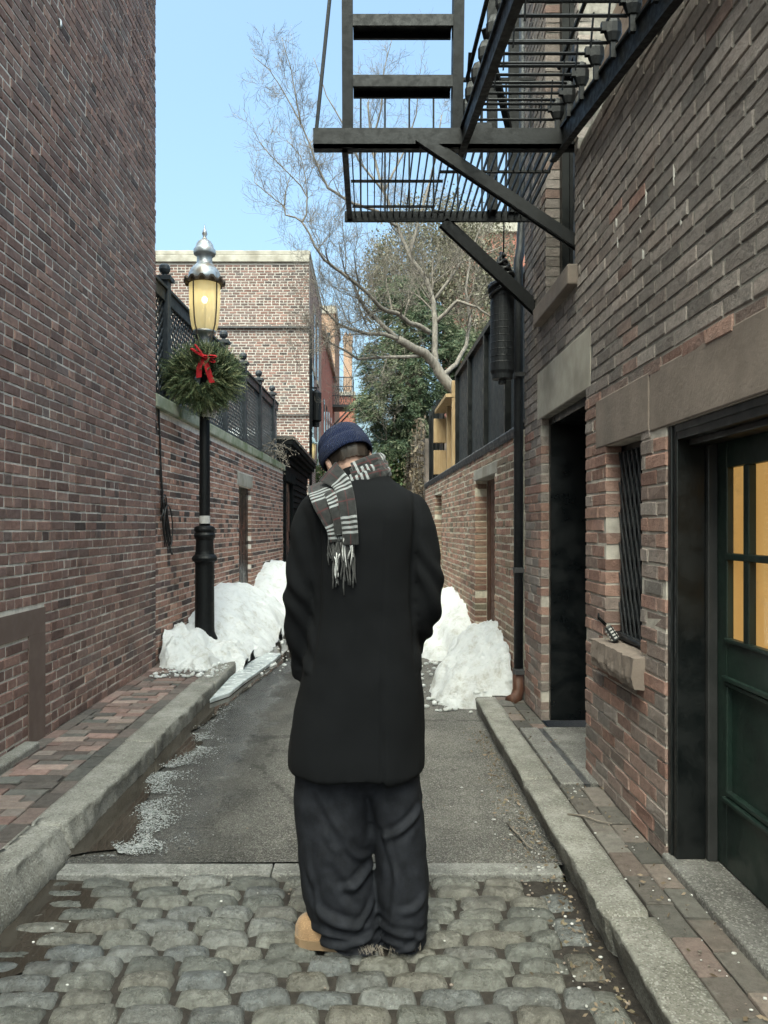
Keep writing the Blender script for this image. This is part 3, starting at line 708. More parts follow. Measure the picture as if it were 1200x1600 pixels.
# ------------------------------------------------------------------ gable house and what follows on the left
T = thing('brick_house', 'red brick house gable with thick white mortar and grey stone cap behind the lamp', 'building', (-4, 24, 0))
def th(u, z): return min(.99, max(0, .5 + .35 * mn.noise((u * .5, z * .7, 9)) + random.gauss(0, .2)))
brickwall(T, (-9.5, 23.5, 0), (1, 0, 0), (0, -1, 0), 7.6, 0, 9.55, [], [MT['brickF'], MT['mortF']], course=.084, bl=.24, mort=.026, bond='common', tintf=th, u_from=1.2, rough=.004, prot=.008, thick=.3)
m = MB(); m.box(-9.5, -1.903, 23.81, 29.4, 0, 9.62)
build(m, 'side_wall', MT['brick_side'], T)
m = MB(); m.box(-9.6, -1.86, 23.44, 29.45, 9.77, 9.91); m.box(-9.55, -1.88, 23.42, 29.42, 9.551, 9.769)
build(m, 'cornice', MT['greystone'], T, bevel=.02)
m = MB(); m.box(-6.5, -1.9, 23.40, 23.48, 7.53, 7.585); build(m, 'string_course', MT['lead'], T)
m = MB(); m.box(-6.5, -1.9, 23.42, 23.48, 4.87, 4.90); build(m, 'string_course', MT['lead'], T)
for (y0, y1, z0, z1) in ((25.4, 25.9, 6.6, 8.6), (26.9, 27.5, 6.6, 8.6), (24.6, 25.3, 3.4, 6.5), (26.8, 27.5, 3.4, 5.4)):
    m = MB(); m.box(-1.93, -1.885, y0, y1, z0, z1); w_ = build(m, 'window', MT['glassdark'], T)
    m = MB(); m.box(-1.95, -1.86, y0 - .08, y1 + .08, z0 - .15, z0 - .01); build(m, 'sill', MT['greystone'], w_)
    m = MB(); m.box(-1.95, -1.87, y0 - .08, y1 + .08, z1 + .01, z1 + .2); build(m, 'lintel', MT['greystone'], w_)
m = MB(); m.tube([(-1.86, 23.6, .1), (-1.86, 23.6, 7.4), (-1.9, 23.62, 7.6)], .045, 10); solo(m, 'drainpipe', MT['iron'], 'black drainpipe down the corner of the gable house', 'drainpipe', smooth=True)

T = thing('brick_house', 'salmon red brick house with pale cornice beyond the gable house', 'building', (-4, 35, 0))
m = MB(); m.box(-9.5, -1.9, 29.5, 40, 0, 9.0); build(m, 'wall', MT['brick_red'], T)
m = MB(); m.box(-9.5, -1.78, 29.46, 40.05, 9.001, 9.25); build(m, 'cornice', MT['brick_tan'], T)
for y0 in (30.6, 32.3, 34.0, 35.8, 37.6):
    for z0, z1 in ((4.4, 6.6), (1.0, 3.2)):
        m = MB(); m.box(-1.93, -1.885, y0, y0 + .75, z0, z1); w_ = build(m, 'window', MT['glassdark'], T)
        m = MB(); m.box(-1.95, -1.86, y0 - .06, y0 + .81, z0 - .13, z0 - .01); build(m, 'sill', MT['greystone'], w_)
T = thing('brick_house', 'tall narrow tan brick house front rising behind the salmon house', 'building', (-4, 43, 0))
m = MB(); m.box(-9.5, -1.9, 40.06, 46, 0, 12.6); build(m, 'wall', MT['brick_tan'], T)
m = MB(); m.box(-9.6, -1.82, 40.0, 46.1, 12.601, 13.0); build(m, 'cornice', MT['greystone'], T)
for x0 in (-2.45,):
    m = MB(); m.box(x0, x0 + .32, 40.02, 40.1, 9.9, 11.6); build(m, 'window', MT['glassdark'], T)
T = thing('brick_house', 'far orange brick house with a tall chimney at the alley end', 'building', (-2, 54, 0))
m = MB(); m.box(-8, -1.12, 51, 58, 0, 10.2); build(m, 'wall', MT['brick_red'], T)
m = MB(); m.box(-8.1, -1.05, 50.9, 58.1, 10.201, 10.45); rf = build(m, 'roof', MT['greystone'], T)
m = MB(); m.box(-1.95, -1.35, 54, 54.8, 10.45, 14.6); m.box(-2.0, -1.3, 53.95, 54.85, 14.601, 14.9)
for k in range(2): m.lathe(-1.8 + .3 * k, 54.4, [(.1, 14.9), (.1, 15.2), (.08, 15.2)], 10)
build(m, 'chimney', MT['brick_tan'], rf)
for x0 in (-1.9, -1.5):
    m = MB(); m.box(x0, x0 + .2, 50.94, 51.04, 6.2, 8.4); build(m, 'window', MT['glassdark'], T)
T = thing('fire_balcony', 'small far fire balcony with mesh sides hanging over the alley', 'balcony', (-1.9, 38, 7.4))
m = MB(); m.box(-1.9, -.9, 37.6, 39.2, 7.35, 7.47); build(m, 'platform', MT['irongrey'], T)
m = MB()
for z in (7.9, 8.35, 8.8): m.bar((-1.9, 37.6, z), (-.9, 37.6, z), .04, .04); m.bar((-.9, 37.6, z), (-.9, 39.2, z), .04, .04)
for i in range(14): m.bar((-1.9 + i * .077, 37.6, 7.4), (-1.9 + i * .077, 37.6, 8.8), .022, .022)
for i in range(9): m.bar((-.9, 37.6 + i * .2, 7.4), (-.9, 37.6 + i * .2, 8.8), .022, .022)
for i in range(9): m.bar((-1.85 + i * .11, 37.61, 7.45), (-1.85 + min(8, i + 2) * .11, 37.61, 8.3), .02, .02); m.bar((-1.85 + i * .11, 37.615, 8.3), (-1.85 + min(8, i + 2) * .11, 37.615, 7.45), .02, .02)
build(m, 'railing', MT['irongrey'], T)
m = MB(); m.bar((-1.0, 37.7, 7.35), (-1.9, 37.7, 6.4), .07, .07); build(m, 'brace', MT['irongrey'], T)
m = MB(); m.bar((-1.0, 39.0, 7.35), (-1.9, 39.0, 6.4), .07, .07); build(m, 'brace', MT['irongrey'], T)
m = MB(); m.bar((-1.0, 37.65, 8.8), (-1.75, 37.65, 10.3), .03, .03); build(m, 'hanger_rod', MT['irongrey'], T)

# ------------------------------------------------------------------ black shed
T = thing('shed', 'black boarded shed with moulded cornice at the end of the garden wall', 'shed', (-1.84, 19, 0))
m = MB(); m.box(-5, -1.92, 16.0, 22.4, 0, 3.0)
z = .12
while z < 2.65:
    for (a, b) in ((16.0, 16.45), (18.05, 22.4)):
        m.add([(-1.92, a, z), (-1.855, a, z), (-1.885, a, z + .148), (-1.92, a, z + .148), (-1.92, b, z), (-1.855, b, z), (-1.885, b, z + .148), (-1.92, b, z + .148)], [(0, 1, 2, 3), (4, 7, 6, 5), (1, 5, 6, 2), (0, 4, 5, 1), (2, 6, 7, 3)])
    z += .15
build(m, 'wall', MT['shed'], T)
m = MB(); m.box(-1.92, -1.83, 16.42, 16.6, 0, 2.6); m.box(-1.92, -1.83, 17.9, 18.08, 0, 2.6); m.box(-1.92, -1.80, 16.3, 18.2, 2.45, 2.66); build(m, 'door_frame', MT['shed'], T)
m = MB(); m.box(-1.93, -1.90, 16.6, 17.9, .05, 2.45)
for k in range(2):
    for zz in (.25, 1.35): m.box(-1.90, -1.885, 16.7 + k * .62, 17.2 + k * .62, zz, zz + .9)
dd = build(m, 'door', MT['darkness'], T)
m = MB(); m.ell((-1.86, 17.75, 1.1), (.035, .035, .035), n=10); build(m, 'handle', MT['irongrey'], dd, smooth=True)
m = MB()
for (pz0, pz1, o) in ((2.66, 2.86, .05), (2.86, 2.98, .10), (2.98, 3.07, .17), (3.07, 3.16, .24), (3.16, 3.28, .28)): m.box(-5, -1.9 + o, 15.97 - o * .35, 22.4 + o * .3, pz0 + .001, pz1)
build(m, 'cornice', MT['shed'], T, bevel=.015)
m = MB(); m.box(-5, -1.6, 15.85, 22.5, 3.281, 3.34); build(m, 'roof', MT['shedtrim'], T)
m = MB(); m.grid(lambda u, v: (lerp(-3.6, -1.95 - .3 * v * v, u), lerp(15.9, 22, v), 3.34 + .28 * math.sin(math.pi * u) ** .6 * (1 - .55 * v) * (.8 + .3 * mn.noise((u * 4, v * 7, 0))) * sstep(0, .03, v)), 24, 40)
solo(m, 'snow_pile', MT['snow'], 'strip of old snow lying on the black shed roof', 'snow', smooth=True)
# ------------------------------------------------------------------ right building
XR = 1.175
T = thing('brick_building', 'weathered brown brick building with stone band, iron window and green door on the right', 'building', (XR, 4, 0))
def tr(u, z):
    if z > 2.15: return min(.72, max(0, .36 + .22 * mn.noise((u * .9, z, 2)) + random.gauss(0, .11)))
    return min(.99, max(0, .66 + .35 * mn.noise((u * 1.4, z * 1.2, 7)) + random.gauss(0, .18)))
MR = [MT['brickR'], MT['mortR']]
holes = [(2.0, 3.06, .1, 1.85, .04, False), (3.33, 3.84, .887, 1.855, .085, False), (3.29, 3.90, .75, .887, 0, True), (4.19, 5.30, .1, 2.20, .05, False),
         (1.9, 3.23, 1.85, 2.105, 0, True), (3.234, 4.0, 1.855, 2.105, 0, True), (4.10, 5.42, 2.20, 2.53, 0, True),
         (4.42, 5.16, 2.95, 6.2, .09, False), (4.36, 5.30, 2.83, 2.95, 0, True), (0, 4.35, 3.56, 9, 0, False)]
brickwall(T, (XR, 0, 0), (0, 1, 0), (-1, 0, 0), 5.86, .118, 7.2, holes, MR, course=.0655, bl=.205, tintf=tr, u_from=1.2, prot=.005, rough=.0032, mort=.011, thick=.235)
# rounded mortar cap on the low part
m = MB()
def cap(u, v):
    y = lerp(-.5, 4.35, v); a = math.pi * (u * .5); n_ = .010 * mn.noise((y * 4, u * 3, 2)) + .004 * mn.noise((y * 17, u * 7, 1))
    return (XR + .11 - (.112 + n_) * math.cos(a) ** .8, y, 3.55 + (.12 + n_) * math.sin(a) ** .8 if u < .999 else 3.67)
m.grid(cap, 14, 120); m.f = [q[::-1] for q in m.f]
m.add([(XR + .11, -.5, 3.668), (XR + .11, 4.35, 3.668), (XR + .235, 4.35, 3.66), (XR + .235, -.5, 3.66)], [(3, 2, 1, 0)])
build(m, 'wall_cap', MT['mortR'], T, smooth=True)
m = MB(); m.box(XR + .24, 7, -.5, 4.3, 0, 3.5); m.box(XR + .24, XR + .6, 4.301, 5.85, 2.6, 2.9); build(m, 'roof', MT['brick_plain'], T)
m = MB(); m.box(XR - .006, XR + .2, 1.9, 3.229, 1.852, 2.104); m.box(XR - .008, XR + .2, 3.236, 3.998, 1.857, 2.104); build(m, 'stone_band', MT['brownstone'], T, bevel=.006)
m = MB(); m.box(XR - .005, XR + .24, 4.104, 5.416, 2.202, 2.529); build(m, 'lintel', MT['greystone'], T, bevel=.006)
# shallow rock-faced sill
m = MB()
def sl(u, v):
    y = lerp(3.285, 3.905, v); k = u * 4; e = .006 * mn.noise((y * 14, k, 3)) + .004 * mn.noise((y * 40, k * 2, 1))
    P_ = [(XR + .12, .900), (XR - .055, .886), (XR - .062, .80), (XR - .05, .755), (XR + .1, .752)]
    i = min(3, int(k)); t = k - i; x = lerp(P_[i][0], P_[i + 1][0], t); z = lerp(P_[i][1], P_[i + 1][1], t)
    rag = .03 * max(0, mn.noise((y * 7, 5, 5))) * sstep(2.2, 3, k)
    return (x + e, y, z + e + rag)
m.grid(sl, 24, 40)
for yy, fl in ((3.285, 0), (3.905, 1)):
    o = len(m.v); 
    row = [i for i in range(25)] if fl == 0 else [40 * 25 + i for i in range(25)]
    m.f.append(tuple(row[::-1] if fl else row)); m.m.append(0); m.t.append((.5, .5, .5, 1))
build(m, 'window_sill', MT['brownstone'], T, smooth=False)
m = MB()
def usl(y): return 0
m.box(XR - .06, XR + .15, 4.36, 5.30, 2.832, 2.948); build(m, 'window_sill', MT['brownstone'], T, bevel=.008)
m = MB()
for (qx, qy, ln) in ((1004, 340, .07), (1057, 262, .08), (966, 345, .03), (1013, 300, .06), (968, 375, .07), (1008, 395, .04), (1068, 345, .02), (914, 318, .04)):
    D = XR * 1200 / (qx - 580); p = px(qx, qy, D)
    m = MB()
    for k in range(3): m.box(XR - .0075, XR - .004, p.y + k * .006 + random.gauss(0, .004), p.y + k * .006 + .004, p.z - ln * random.uniform(.3, 1), p.z + .01 * k)
    build(m, 'paint_drip', MT['plate'], T)
# small barred window
m = MB(); m.box(XR + .13, XR + .15, 3.33, 3.84, .887, 1.855); W = build(m, 'window', MT['glassdark'], T)
m = MB()
for (y0, y1, z0, z1) in ((3.335, 3.37, .9, 1.85), (3.80, 3.835, .9, 1.85), (3.335, 3.835, 1.815, 1.853), (3.335, 3.835, .895, .93)): m.box(XR + .075, XR + .125, y0, y1, z0, z1)
build(m, 'frame', MT['blackpaint'], W)
# expanding gate: crossed bars in front of the window
m = MB(); n_ = 7; w_ = .058; hh = .16
yy0, yy1, zz0, zz1 = 3.375, 3.80, .93, 1.82
nx = 7; dy = (yy1 - yy0) / nx; rows = 6; dz = (zz1 - zz0) / rows
for j in range(rows):
    for i in range(nx):
        a, b = yy0 + i * dy, yy0 + (i + 1) * dy; c, d = zz0 + j * dz, zz0 + (j + 1) * dz
        # each lattice strip: a slender S between pivots
        for k, (p, q) in enumerate((((a, c), (b, d)), ((b, c), (a, d)))):
            xo = XR + .052 + (.008 if k else 0)
            m.bar((xo, p[0], p[1]), (xo, q[0], q[1]), .012, .005, (1, 0, 0))
for i in range(nx + 1):
    m.bar((XR + .064, yy0 + i * dy, zz0), (XR + .064, yy0 + i * dy, zz1), .008, .008)
m.bar((XR + .055, yy0 - .02, zz0 - .01), (XR + .055, yy1 + .02, zz0 - .01), .03, .03)
build(m, 'window_gate', MT['irongrey'], W)
# upper dark window
m = MB(); m.box(XR + .14, XR + .16, 4.42, 5.16, 2.95, 6.2); W = build(m, 'window', MT['glassdark'], T)
m = MB()
for (y0, y1, z0, z1) in ((4.425, 4.49, 2.96, 6.19), (5.09, 5.155, 2.96, 6.19), (4.49, 5.09, 2.96, 3.04), (4.49, 5.09, 4.4, 4.47), (4.77, 4.81, 3.04, 4.4)): m.box(XR + .09, XR + .138, y0, y1, z0, z1)
build(m, 'frame', MT['blackpaint'], W)
# deep black doorway
m = MB(); m.box(XR + .40, XR + .44, 4.19, 5.30, .13, 2.2); m.box(XR + .052, XR + .40, 5.255, 5.297, .131, 2.199); m.box(XR + .052, XR + .40, 4.193, 4.235, .131, 2.199); m.box(XR + .052, XR + .40, 4.235, 5.255, 2.15, 2.199)
D_ = build(m, 'door', MT['darkness'], T)
m = MB()
for k in range(2):
    for z in (.3, 1.25): m.box(XR + .385, XR + .399, 4.32 + k * .46, 4.68 + k * .46, z, z + .8)
build(m, 'panel', MT['blackpaint'], D_)
m = MB(); m.ell((XR + .37, 5.12, 1.1), (.03, .03, .03), n=10); build(m, 'handle', MT['irongrey'], D_, smooth=True)
m = MB(); m.box(.976, 1.095, 3.95, 5.055, .02, .134); m.box(1.130, XR + .5, 3.95 + .25, 5.055, .02, .136); m.box(1.130, 1.172, 3.95, 4.2, .02, .1355); build(m, 'step', MT['slab'], T, bevel=.006)
m = MB(); m.box(1.096, 1.129, 3.955, 5.05, .02, .128); build(m, 'drain_slot', MT['lead'], T)
# green door with lit panes
m = MB(); m.box(XR - .02, XR + .3, 1.8, 3.058, .06, .158); build(m, 'threshold', MT['slab'], T, bevel=.01)
m = MB(); m.box(XR + .012, XR + .125, 2.985, 3.056, .159, 1.848); m.box(XR + .004, XR + .05, 3.02, 3.054, .159, 1.8485)
m.box(XR + .126, XR + .164, 2.965, 3.055, .159, 1.847, 1)
m.box(XR + .012, XR + .164, 1.8, 2.984, 1.79, 1.848); m.box(XR + .006, XR + .1, 1.8, 2.984, 1.82, 1.849); m.box(XR + .05, XR + .13, 1.8, 2.964, 1.765, 1.79)
build(m, 'door_frame', [MT['blackpaint'], MT['jambpaint']], T, bevel=.004)
XD = XR + .165
m = MB()
def dbox(y0, y1, z0, z1, x0=0, x1=.045): m.box(XD + x0, XD + x1, y0, y1, z0, z1)
dbox(2.895, 2.984, .165, 1.79); dbox(1.8, 2.895, 1.675, 1.79); dbox(1.8, 2.895, .885, 1.02); dbox(1.8, 2.895, .165, .42)
dbox(2.725, 2.765, 1.02, 1.675, -.002); dbox(2.5, 2.54, 1.02, 1.675, -.002); dbox(2.27, 2.31, 1.02, 1.675, -.002); dbox(2.04, 2.08, 1.02, 1.675, -.002)
dbox(1.8, 2.895, 1.327, 1.353, -.005)
dbox(1.8, 2.895, .42, .885, .02, .04)                      # sunk panel
dbox(1.8, 2.91, .872, .890, -.014); dbox(1.8, 2.905, .852, .868, -.006); dbox(1.8, 2.91, .415, .432, -.014); dbox(1.8, 2.9, .437, .455, -.002, .03); dbox(1.8, 2.9, 1.018, 1.034, -.010, .02)
D_ = build(m, 'door', MT['greenpaint'], T, bevel=.004)
for (a, b) in ((2.765, 2.895), (2.54, 2.725), (2.31, 2.50), (2.08, 2.27), (1.8, 2.04)):
    for (c_, d_) in ((1.02, 1.327), (1.353, 1.675)):
        m = MB(); m.box(XD + .018, XD + .022, a - .004, b + .004, c_ - .004, d_ + .004); build(m, 'pane', MT['pane'], D_)
m = MB()
k = 1.7
while k < 3.1:
    m.box(XD + .026, XD + .034, k, min(3.1, k + .1792), .95, 1.76); k += .18
build(m, 'lit_board', MT['lit'], D_)
# lockbox at the window
T = thing('lockbox', 'small black combination lockbox with pale dials hung on the window gate', 'lockbox', (XR - .03, 3.74, .93))
c = Vector((XR - .002, 3.745, .930)); ax = Vector((-.35, .25, .62)).normalized(); wd = Vector((.1, .95, -.3)); wd = (wd - ax * wd.dot(ax)).normalized(); nn = ax.cross(wd)
m = MB(); m.obox(c, ax * .042, wd * .024, nn * .016); build(m, 'body', MT['blackpaint'], T, bevel=.006)
m = MB()
for k in range(4):
    m.obox(c + ax * (-.026 + k * .016) + nn * .017, ax * .004, wd * .012, nn * .003)
    m.obox(c + ax * (-.026 + k * .016) - nn * .017, ax * .004, wd * .012, nn * .003)
    m.obox(c + ax * (-.026 + k * .016) + wd * -.025, ax * .004, wd * .003, nn * .007)
build(m, 'dial', MT['sticker'], T)
m = MB(); m.tube([c + ax * .05 + wd * .015, c + ax * .1 + wd * .015 + nn * .01, c + ax * .115, c + ax * .1 - wd * .015 + nn * .01, c + ax * .05 - wd * .015], .004, 8); build(m, 'shackle', MT['iron'], T, smooth=True)
m = MB(); m.tube([(XR + .05, 3.8, .925), (XR + .045, 3.38, .915)], .012, 8); build(m, 'bolt', MT['irongrey'], T, smooth=True)

# slatted screen on the low roof
T = thing('timber_screen', 'weathered brown horizontal slats above the low right wall behind the raised stair', 'screen', (XR + .18, 3, 3.67))
for (z, x, w_) in ((3.83, .05, .10), (3.99, .12, .12), (4.22, .17, .10), (4.46, .2, .13)):
    m = MB(); m.box(XR + x, XR + x + .035, 2.0, 4.34, z, z + w_); build(m, 'slat', MT['weatherwood'], T, bevel=.004)
for y in (2.1, 3.2, 4.25):
    m = MB(); m.box(XR + .236, XR + .29, y, y + .05, 3.5, 4.7); build(m, 'post', MT['blackpaint'], T)

# ------------------------------------------------------------------ drainpipe
T = thing('drainpipe', 'black iron drainpipe at the corner of the right brick building', 'drainpipe', (1.135, 5.92, 0))
m = MB(); m.tube([(1.135, 5.92, .30), (1.135, 5.92, 3.35), (1.135, 5.93, 3.5), (1.17, 6.02, 3.62), (1.2, 6.05, 4.0), (1.2, 6.05, 6.5)], .036, 14); build(m, 'pipe', MT['irongrey'], T, smooth=True)
for z in (.34, 1.12, 2.62):
    m = MB(); m.lathe(1.135, 5.92, [(.037, z - .022), (.043, z - .02), (.043, z + .02), (.037, z + .022)], 16); m.box(1.10, 1.2, 5.86, 5.875, z - .015, z + .015); build(m, 'bracket', MT['lead'], T)
m = MB(); m.tube([(1.135, 5.92, .32), (1.135, 5.915, .20), (1.11, 5.89, .14), (1.06, 5.84, .125)], [.045, .047, .047, .05], 12); build(m, 'shoe', MT['browndoor'], T, smooth=True)

# ------------------------------------------------------------------ right garden wall
A = Vector((1.165, 5.97, 0)); B = Vector((1.0, 14.2, 0)); U = (B - A).normalized(); N = Vector((-U.y, U.x, 0)); LL = (B - A).length
def onR(u, off, z): return A + U * u + N * off + Vector((0, 0, z))
T = thing('garden_wall', 'mossy patched brick wall with tarred top under the dark fence on the right', 'wall', tuple(onR(4, 0, 0)))
brickwall(T, A, U, N, LL, .02, 2.21, [(1.12, 2.28, 0, 1.95, .12, False), (1.0, 2.4, 1.95, 2.06, 0, True), (5.5, 6.5, 0, 1.97, .12, False)], [MT['brickH'], MT['mortH']], course=.068, bond='common', mort=.016, rough=.005, prot=.004,
          tintf=lambda u, z: min(.99, max(0, .48 + .35 * mn.noise((u * .9, z * 1.1, 14)) + random.gauss(0, .2))))
m = MB()
m.grid(lambda u, v: onR(lerp(-.02, LL, v), interp([(0, .012), (.25, .02), (.45, .03), (1, -.26)], u), interp([(0, 2.17), (.25, 2.2), (.45, 2.262), (1, 2.275)], u) + (.022 * mn.noise((v * 70, 1, 0)) + .012 * mn.noise((v * 210, 1, 0))) * (1 - u)), 8, 260)
build(m, 'coping', MT['lead'], T)
m = MB(); m.obox(onR(1.7, -.1, 2.004), U * .698, N * .104, Vector((0, 0, .055))); build(m, 'lintel', MT['greystone'], T, bevel=.006)
for (a, b, zt, mt) in ((1.12, 2.28, 1.95, 'browndoor'), (5.5, 6.5, 1.97, 'darkness')):
    m = MB(); m.obox(onR((a + b) / 2, -.15, zt / 2), U * ((b - a) / 2 - .002), N * .02, Vector((0, 0, zt / 2)))
    for k in range(5): m.obox(onR(a + .1 + k * (b - a - .2) / 4, -.128, zt / 2), U * .09, N * .004, Vector((0, 0, zt / 2 - .06)))
    D_ = build(m, 'door', MT[mt], T)
    m = MB(); m.ell(onR(a + .15, -.11, 1.0), (.03, .03, .03), n=10); build(m, 'handle', MT['irongrey'], D_, smooth=True)

# fence of ribbed panels on top
T = thing('panel_fence', 'dark slate fence of ribbed panels on the right garden wall', 'fence', tuple(onR(2, -.1, 2.27)))
u = .0; w_ = 1.17
for i in range(4):
    m = MB(); a, b = u + i * w_ + .035, u + (i + 1) * w_ - .035
    m.obox(onR((a + b) / 2, -.16, 2.90), U * (b - a) / 2, N * .008, Vector((0, 0, .61)))
    k = a + .03
    while k < b - .02: m.obox(onR(k, -.148, 2.90), U * .011, N * .005, Vector((0, 0, .61))); k += .042
    build(m, 'fence_panel', MT['fence'], T)
for i in range(5):
    m = MB(); m.obox(onR(u + i * w_ + (.03 if i == 0 else 0), -.14, 2.92), U * .033, N * .045, Vector((0, 0, .66))); build(m, 'post', MT['blackpaint'], T, bevel=.005)
m = MB(); m.obox(onR(2 * w_, -.145, 3.565), U * (2 * w_), N * .05, Vector((0, 0, .028))); build(m, 'rail', MT['blackpaint'], T)
T = thing('panel_fence', 'short black fence end beyond the new pine frame', 'fence', tuple(onR(7, -.1, 2.27)))
for i in range(3):
    m = MB(); a, b = 6.3 + i * .62, 6.3 + (i + 1) * .62 - .03
    m.obox(onR((a + b) / 2, -.12, 2.9), U * (b - a) / 2, N * .012, Vector((0, 0, .62))); build(m, 'fence_panel', MT['blackpaint'], T)
    m = MB(); m.obox(onR(b + .015, -.1, 2.92), U * .03, N * .04, Vector((0, 0, .66))); build(m, 'post', MT['blackpaint'], T)
T = thing('pine_box', 'pale new pine box frame standing on the wall between the dark fences', 'wooden box', tuple(onR(5.4, -.1, 2.27)))
m = MB(); m.obox(onR(5.5, -.20, 2.78), U * .7, N * .012, Vector((0, 0, .5))); build(m, 'board', MT['pine'], T, bevel=.004)
for (a, z0, z1, o) in ((4.79, 2.28, 3.5, .0), (5.55, 2.28, 3.27, -.02)):
    m = MB(); m.obox(onR(a, -.12 + o, (z0 + z1) / 2), U * .045, N * .06, Vector((0, 0, (z1 - z0) / 2))); build(m, 'stud', MT['pine'], T, bevel=.004)
m = MB(); m.obox(onR(5.5, -.08, 3.29), U * .76, N * .11, Vector((0, 0, .025))); build(m, 'top_plate', MT['pine'], T, bevel=.004)
for z in (2.98, 2.48):
    m = MB(); m.obox(onR(6.22, -.05, z), U * .04, N * .10, Vector((0, 0, .19))); build(m, 'block', MT['pine'], T, bevel=.004)

# ------------------------------------------------------------------ fire escape
T = thing('fire_escape', 'black iron fire escape platform with raised stair on the right building', 'fire escape', (XR, 5, 3.65))
def part(m, name, mat='iron', **k): return build(m, name, MT[mat], T, **k)
m = MB(); m.box(-.336, XR + .05, 4.44, 4.47, 3.655, 3.76); m.box(-.336, XR + .05, 4.44, 4.52, 3.655, 3.668); part(m, 'beam')
m = MB(); m.box(-.19, XR + .02, 5.50, 5.53, 3.645, 3.715); part(m, 'beam')
m = MB(); m.bar((-.155, 4.47, 3.68), (-.155, 5.5, 3.68), .035, .05); part(m, 'side_rail')
g_ = MB(); x = -.115
while x < 1.14:
    g_.bar((x, 4.472, 3.69), (x, 5.5, 3.69), .007, .028); x += .0455
part(g_, 'grating')
for (x0, x1, y) in ((-.13, .46, 4.93), (.43, 1.12, 4.80), (-.13, .44, 5.32), (.44, .52, 5.41)):
    m = MB(); m.bar((x0, y, 3.672), (x1, y, 3.672), .02, .012); part(m, 'cross_bar')
for (x0, y, z0, z1, w_) in ((.27, 4.43, 3.70, 3.07, .055), (.52, 5.515, 3.64, 2.99, .07)):
    m = MB(); m.bar((x0, y, z0), (XR + .04, y, z1), .03, w_); m.bar((x0, y + .02, z0 + .01), (XR + .04, y + .02, z1 + .01), .008, w_ + .03); part(m, 'brace')
# rear railing
for i in range(8):
    m = MB(); m.bar((-.075 + i * .174, 5.51, 3.7), (-.075 + i * .174, 5.51, 4.66), .013, .013); part(m, 'baluster')
m = MB(); m.bar((-.155, 5.51, 4.66), (XR, 5.51, 4.66), .03, .02); part(m, 'handrail')
m = MB(); m.bar((-.155, 4.47, 4.66), (-.155, 5.51, 4.66), .03, .02); part(m, 'handrail')
# steep ladder stair to the floor above
dirv = Vector((0, -.36, 1)).normalized()
def lad(z): return 4.50 - .36 * (z - 3.72) * .32
for xx in (-.137, .50):
    m = MB(); m.bar((xx, lad(3.66), 3.66), (xx, lad(7.6), 7.6), .062, .10, (0, 1, 0)); part(m, 'stringer')
for z in (4.03 + .325 * k for k in range(10)):
    y = lad(z); m = MB(); m.box(-.105, .468, y - .05, y + .105, z, z + .022); m.box(-.105, .468, y - .052, y - .035, z - .045, z - .001); m.box(-.105, .468, y + .085, y + .106, z - .03, z - .001); part(m, 'tread')
m = MB(); m.tube([(-.32, 4.46, 3.74), (-.235, 4.42, 4.53), (.05, 4.3, 7.2)], .011, 8); part(m, 'hanger_rod', 'irongrey')
m = MB(); m.bar((.62, 4.48, 3.70), (.62, 4.48, 3.80), .16, .05); part(m, 'pivot_plate')
# raised counterbalanced stair, nearly level, treads on edge
S0 = Vector((0, 4.50, 3.72)); S1 = Vector((0, 1.7, 3.24)); sv = (S1 - S0).normalized()
for xx in (.535, 1.112):
    m = MB(); m.bar(S0 + Vector((xx, .2, .03)), S1 + Vector((xx, 0, 0)), .012, .13); m.bar(S0 + Vector((xx, .2, .09)), S1 + Vector((xx, 0, .06)), .04, .012); m.bar(S0 + Vector((xx, .2, -.03)), S1 + Vector((xx, 0, -.06)), .04, .012); part(m, 'stringer')
tv = Vector((0, -.34, .94))
for k in range(10):
    c = S0 + sv * (.02 + .262 * k) + Vector((0, 0, .17 - .006 * k))
    m = MB()
    for r_ in (-1, 0, 1, ): m.tube([c + Vector((.575, 0, 0)) + tv * .052 * r_, c + Vector((1.07, 0, 0)) + tv * .052 * r_], .0075, 6)
    for xx in (.64, .99): m.bar(c + Vector((xx, -.008, 0)) - tv * .075, c + Vector((xx, -.008, 0)) + tv * .06, .014, .006, (1, 0, 0))
    part(m, 'tread')
    for xx, s_ in ((.555, 1), (1.085, -1)):
        m = MB(); m.ell(c + Vector((xx, 0, 0)), (.042, .03, .07), n=10); m.obox(c + Vector((xx + s_ * .025, -.005, .005)), (.03, 0, 0), (0, .012, 0), (0, 0, .02)); m.bar(c + Vector((xx, 0, -.03)), c + Vector((xx, 0, -.13)), .025, .02, (0, 1, 0)); part(m, 'tread_bracket')
m = MB(); m.tube([S0 + Vector((.56, 0, .35)), S1 + Vector((.60, 0, .75))], .012, 8); m.tube([S0 + Vector((.56, .1, .1)), S0 + Vector((.56, -.15, .42))], .01, 8); part(m, 'handrail')
m = MB(); m.tube([S0 + Vector((1.10, 0, .42)), S1 + Vector((1.10, 0, .95))], .012, 8)
part(m, 'handrail')
# upright posts of the flight above
for (x, y) in ((.86, 5.46), (1.02, 5.50)):
    m = MB(); m.bar((x, y, 3.7), (x, y, 7.8), .07, .05); part(m, 'post')
m = MB(); m.bar((.74, 5.0, 4.7), (.98, 5.4, 4.2), .04, .04); part(m, 'brace')

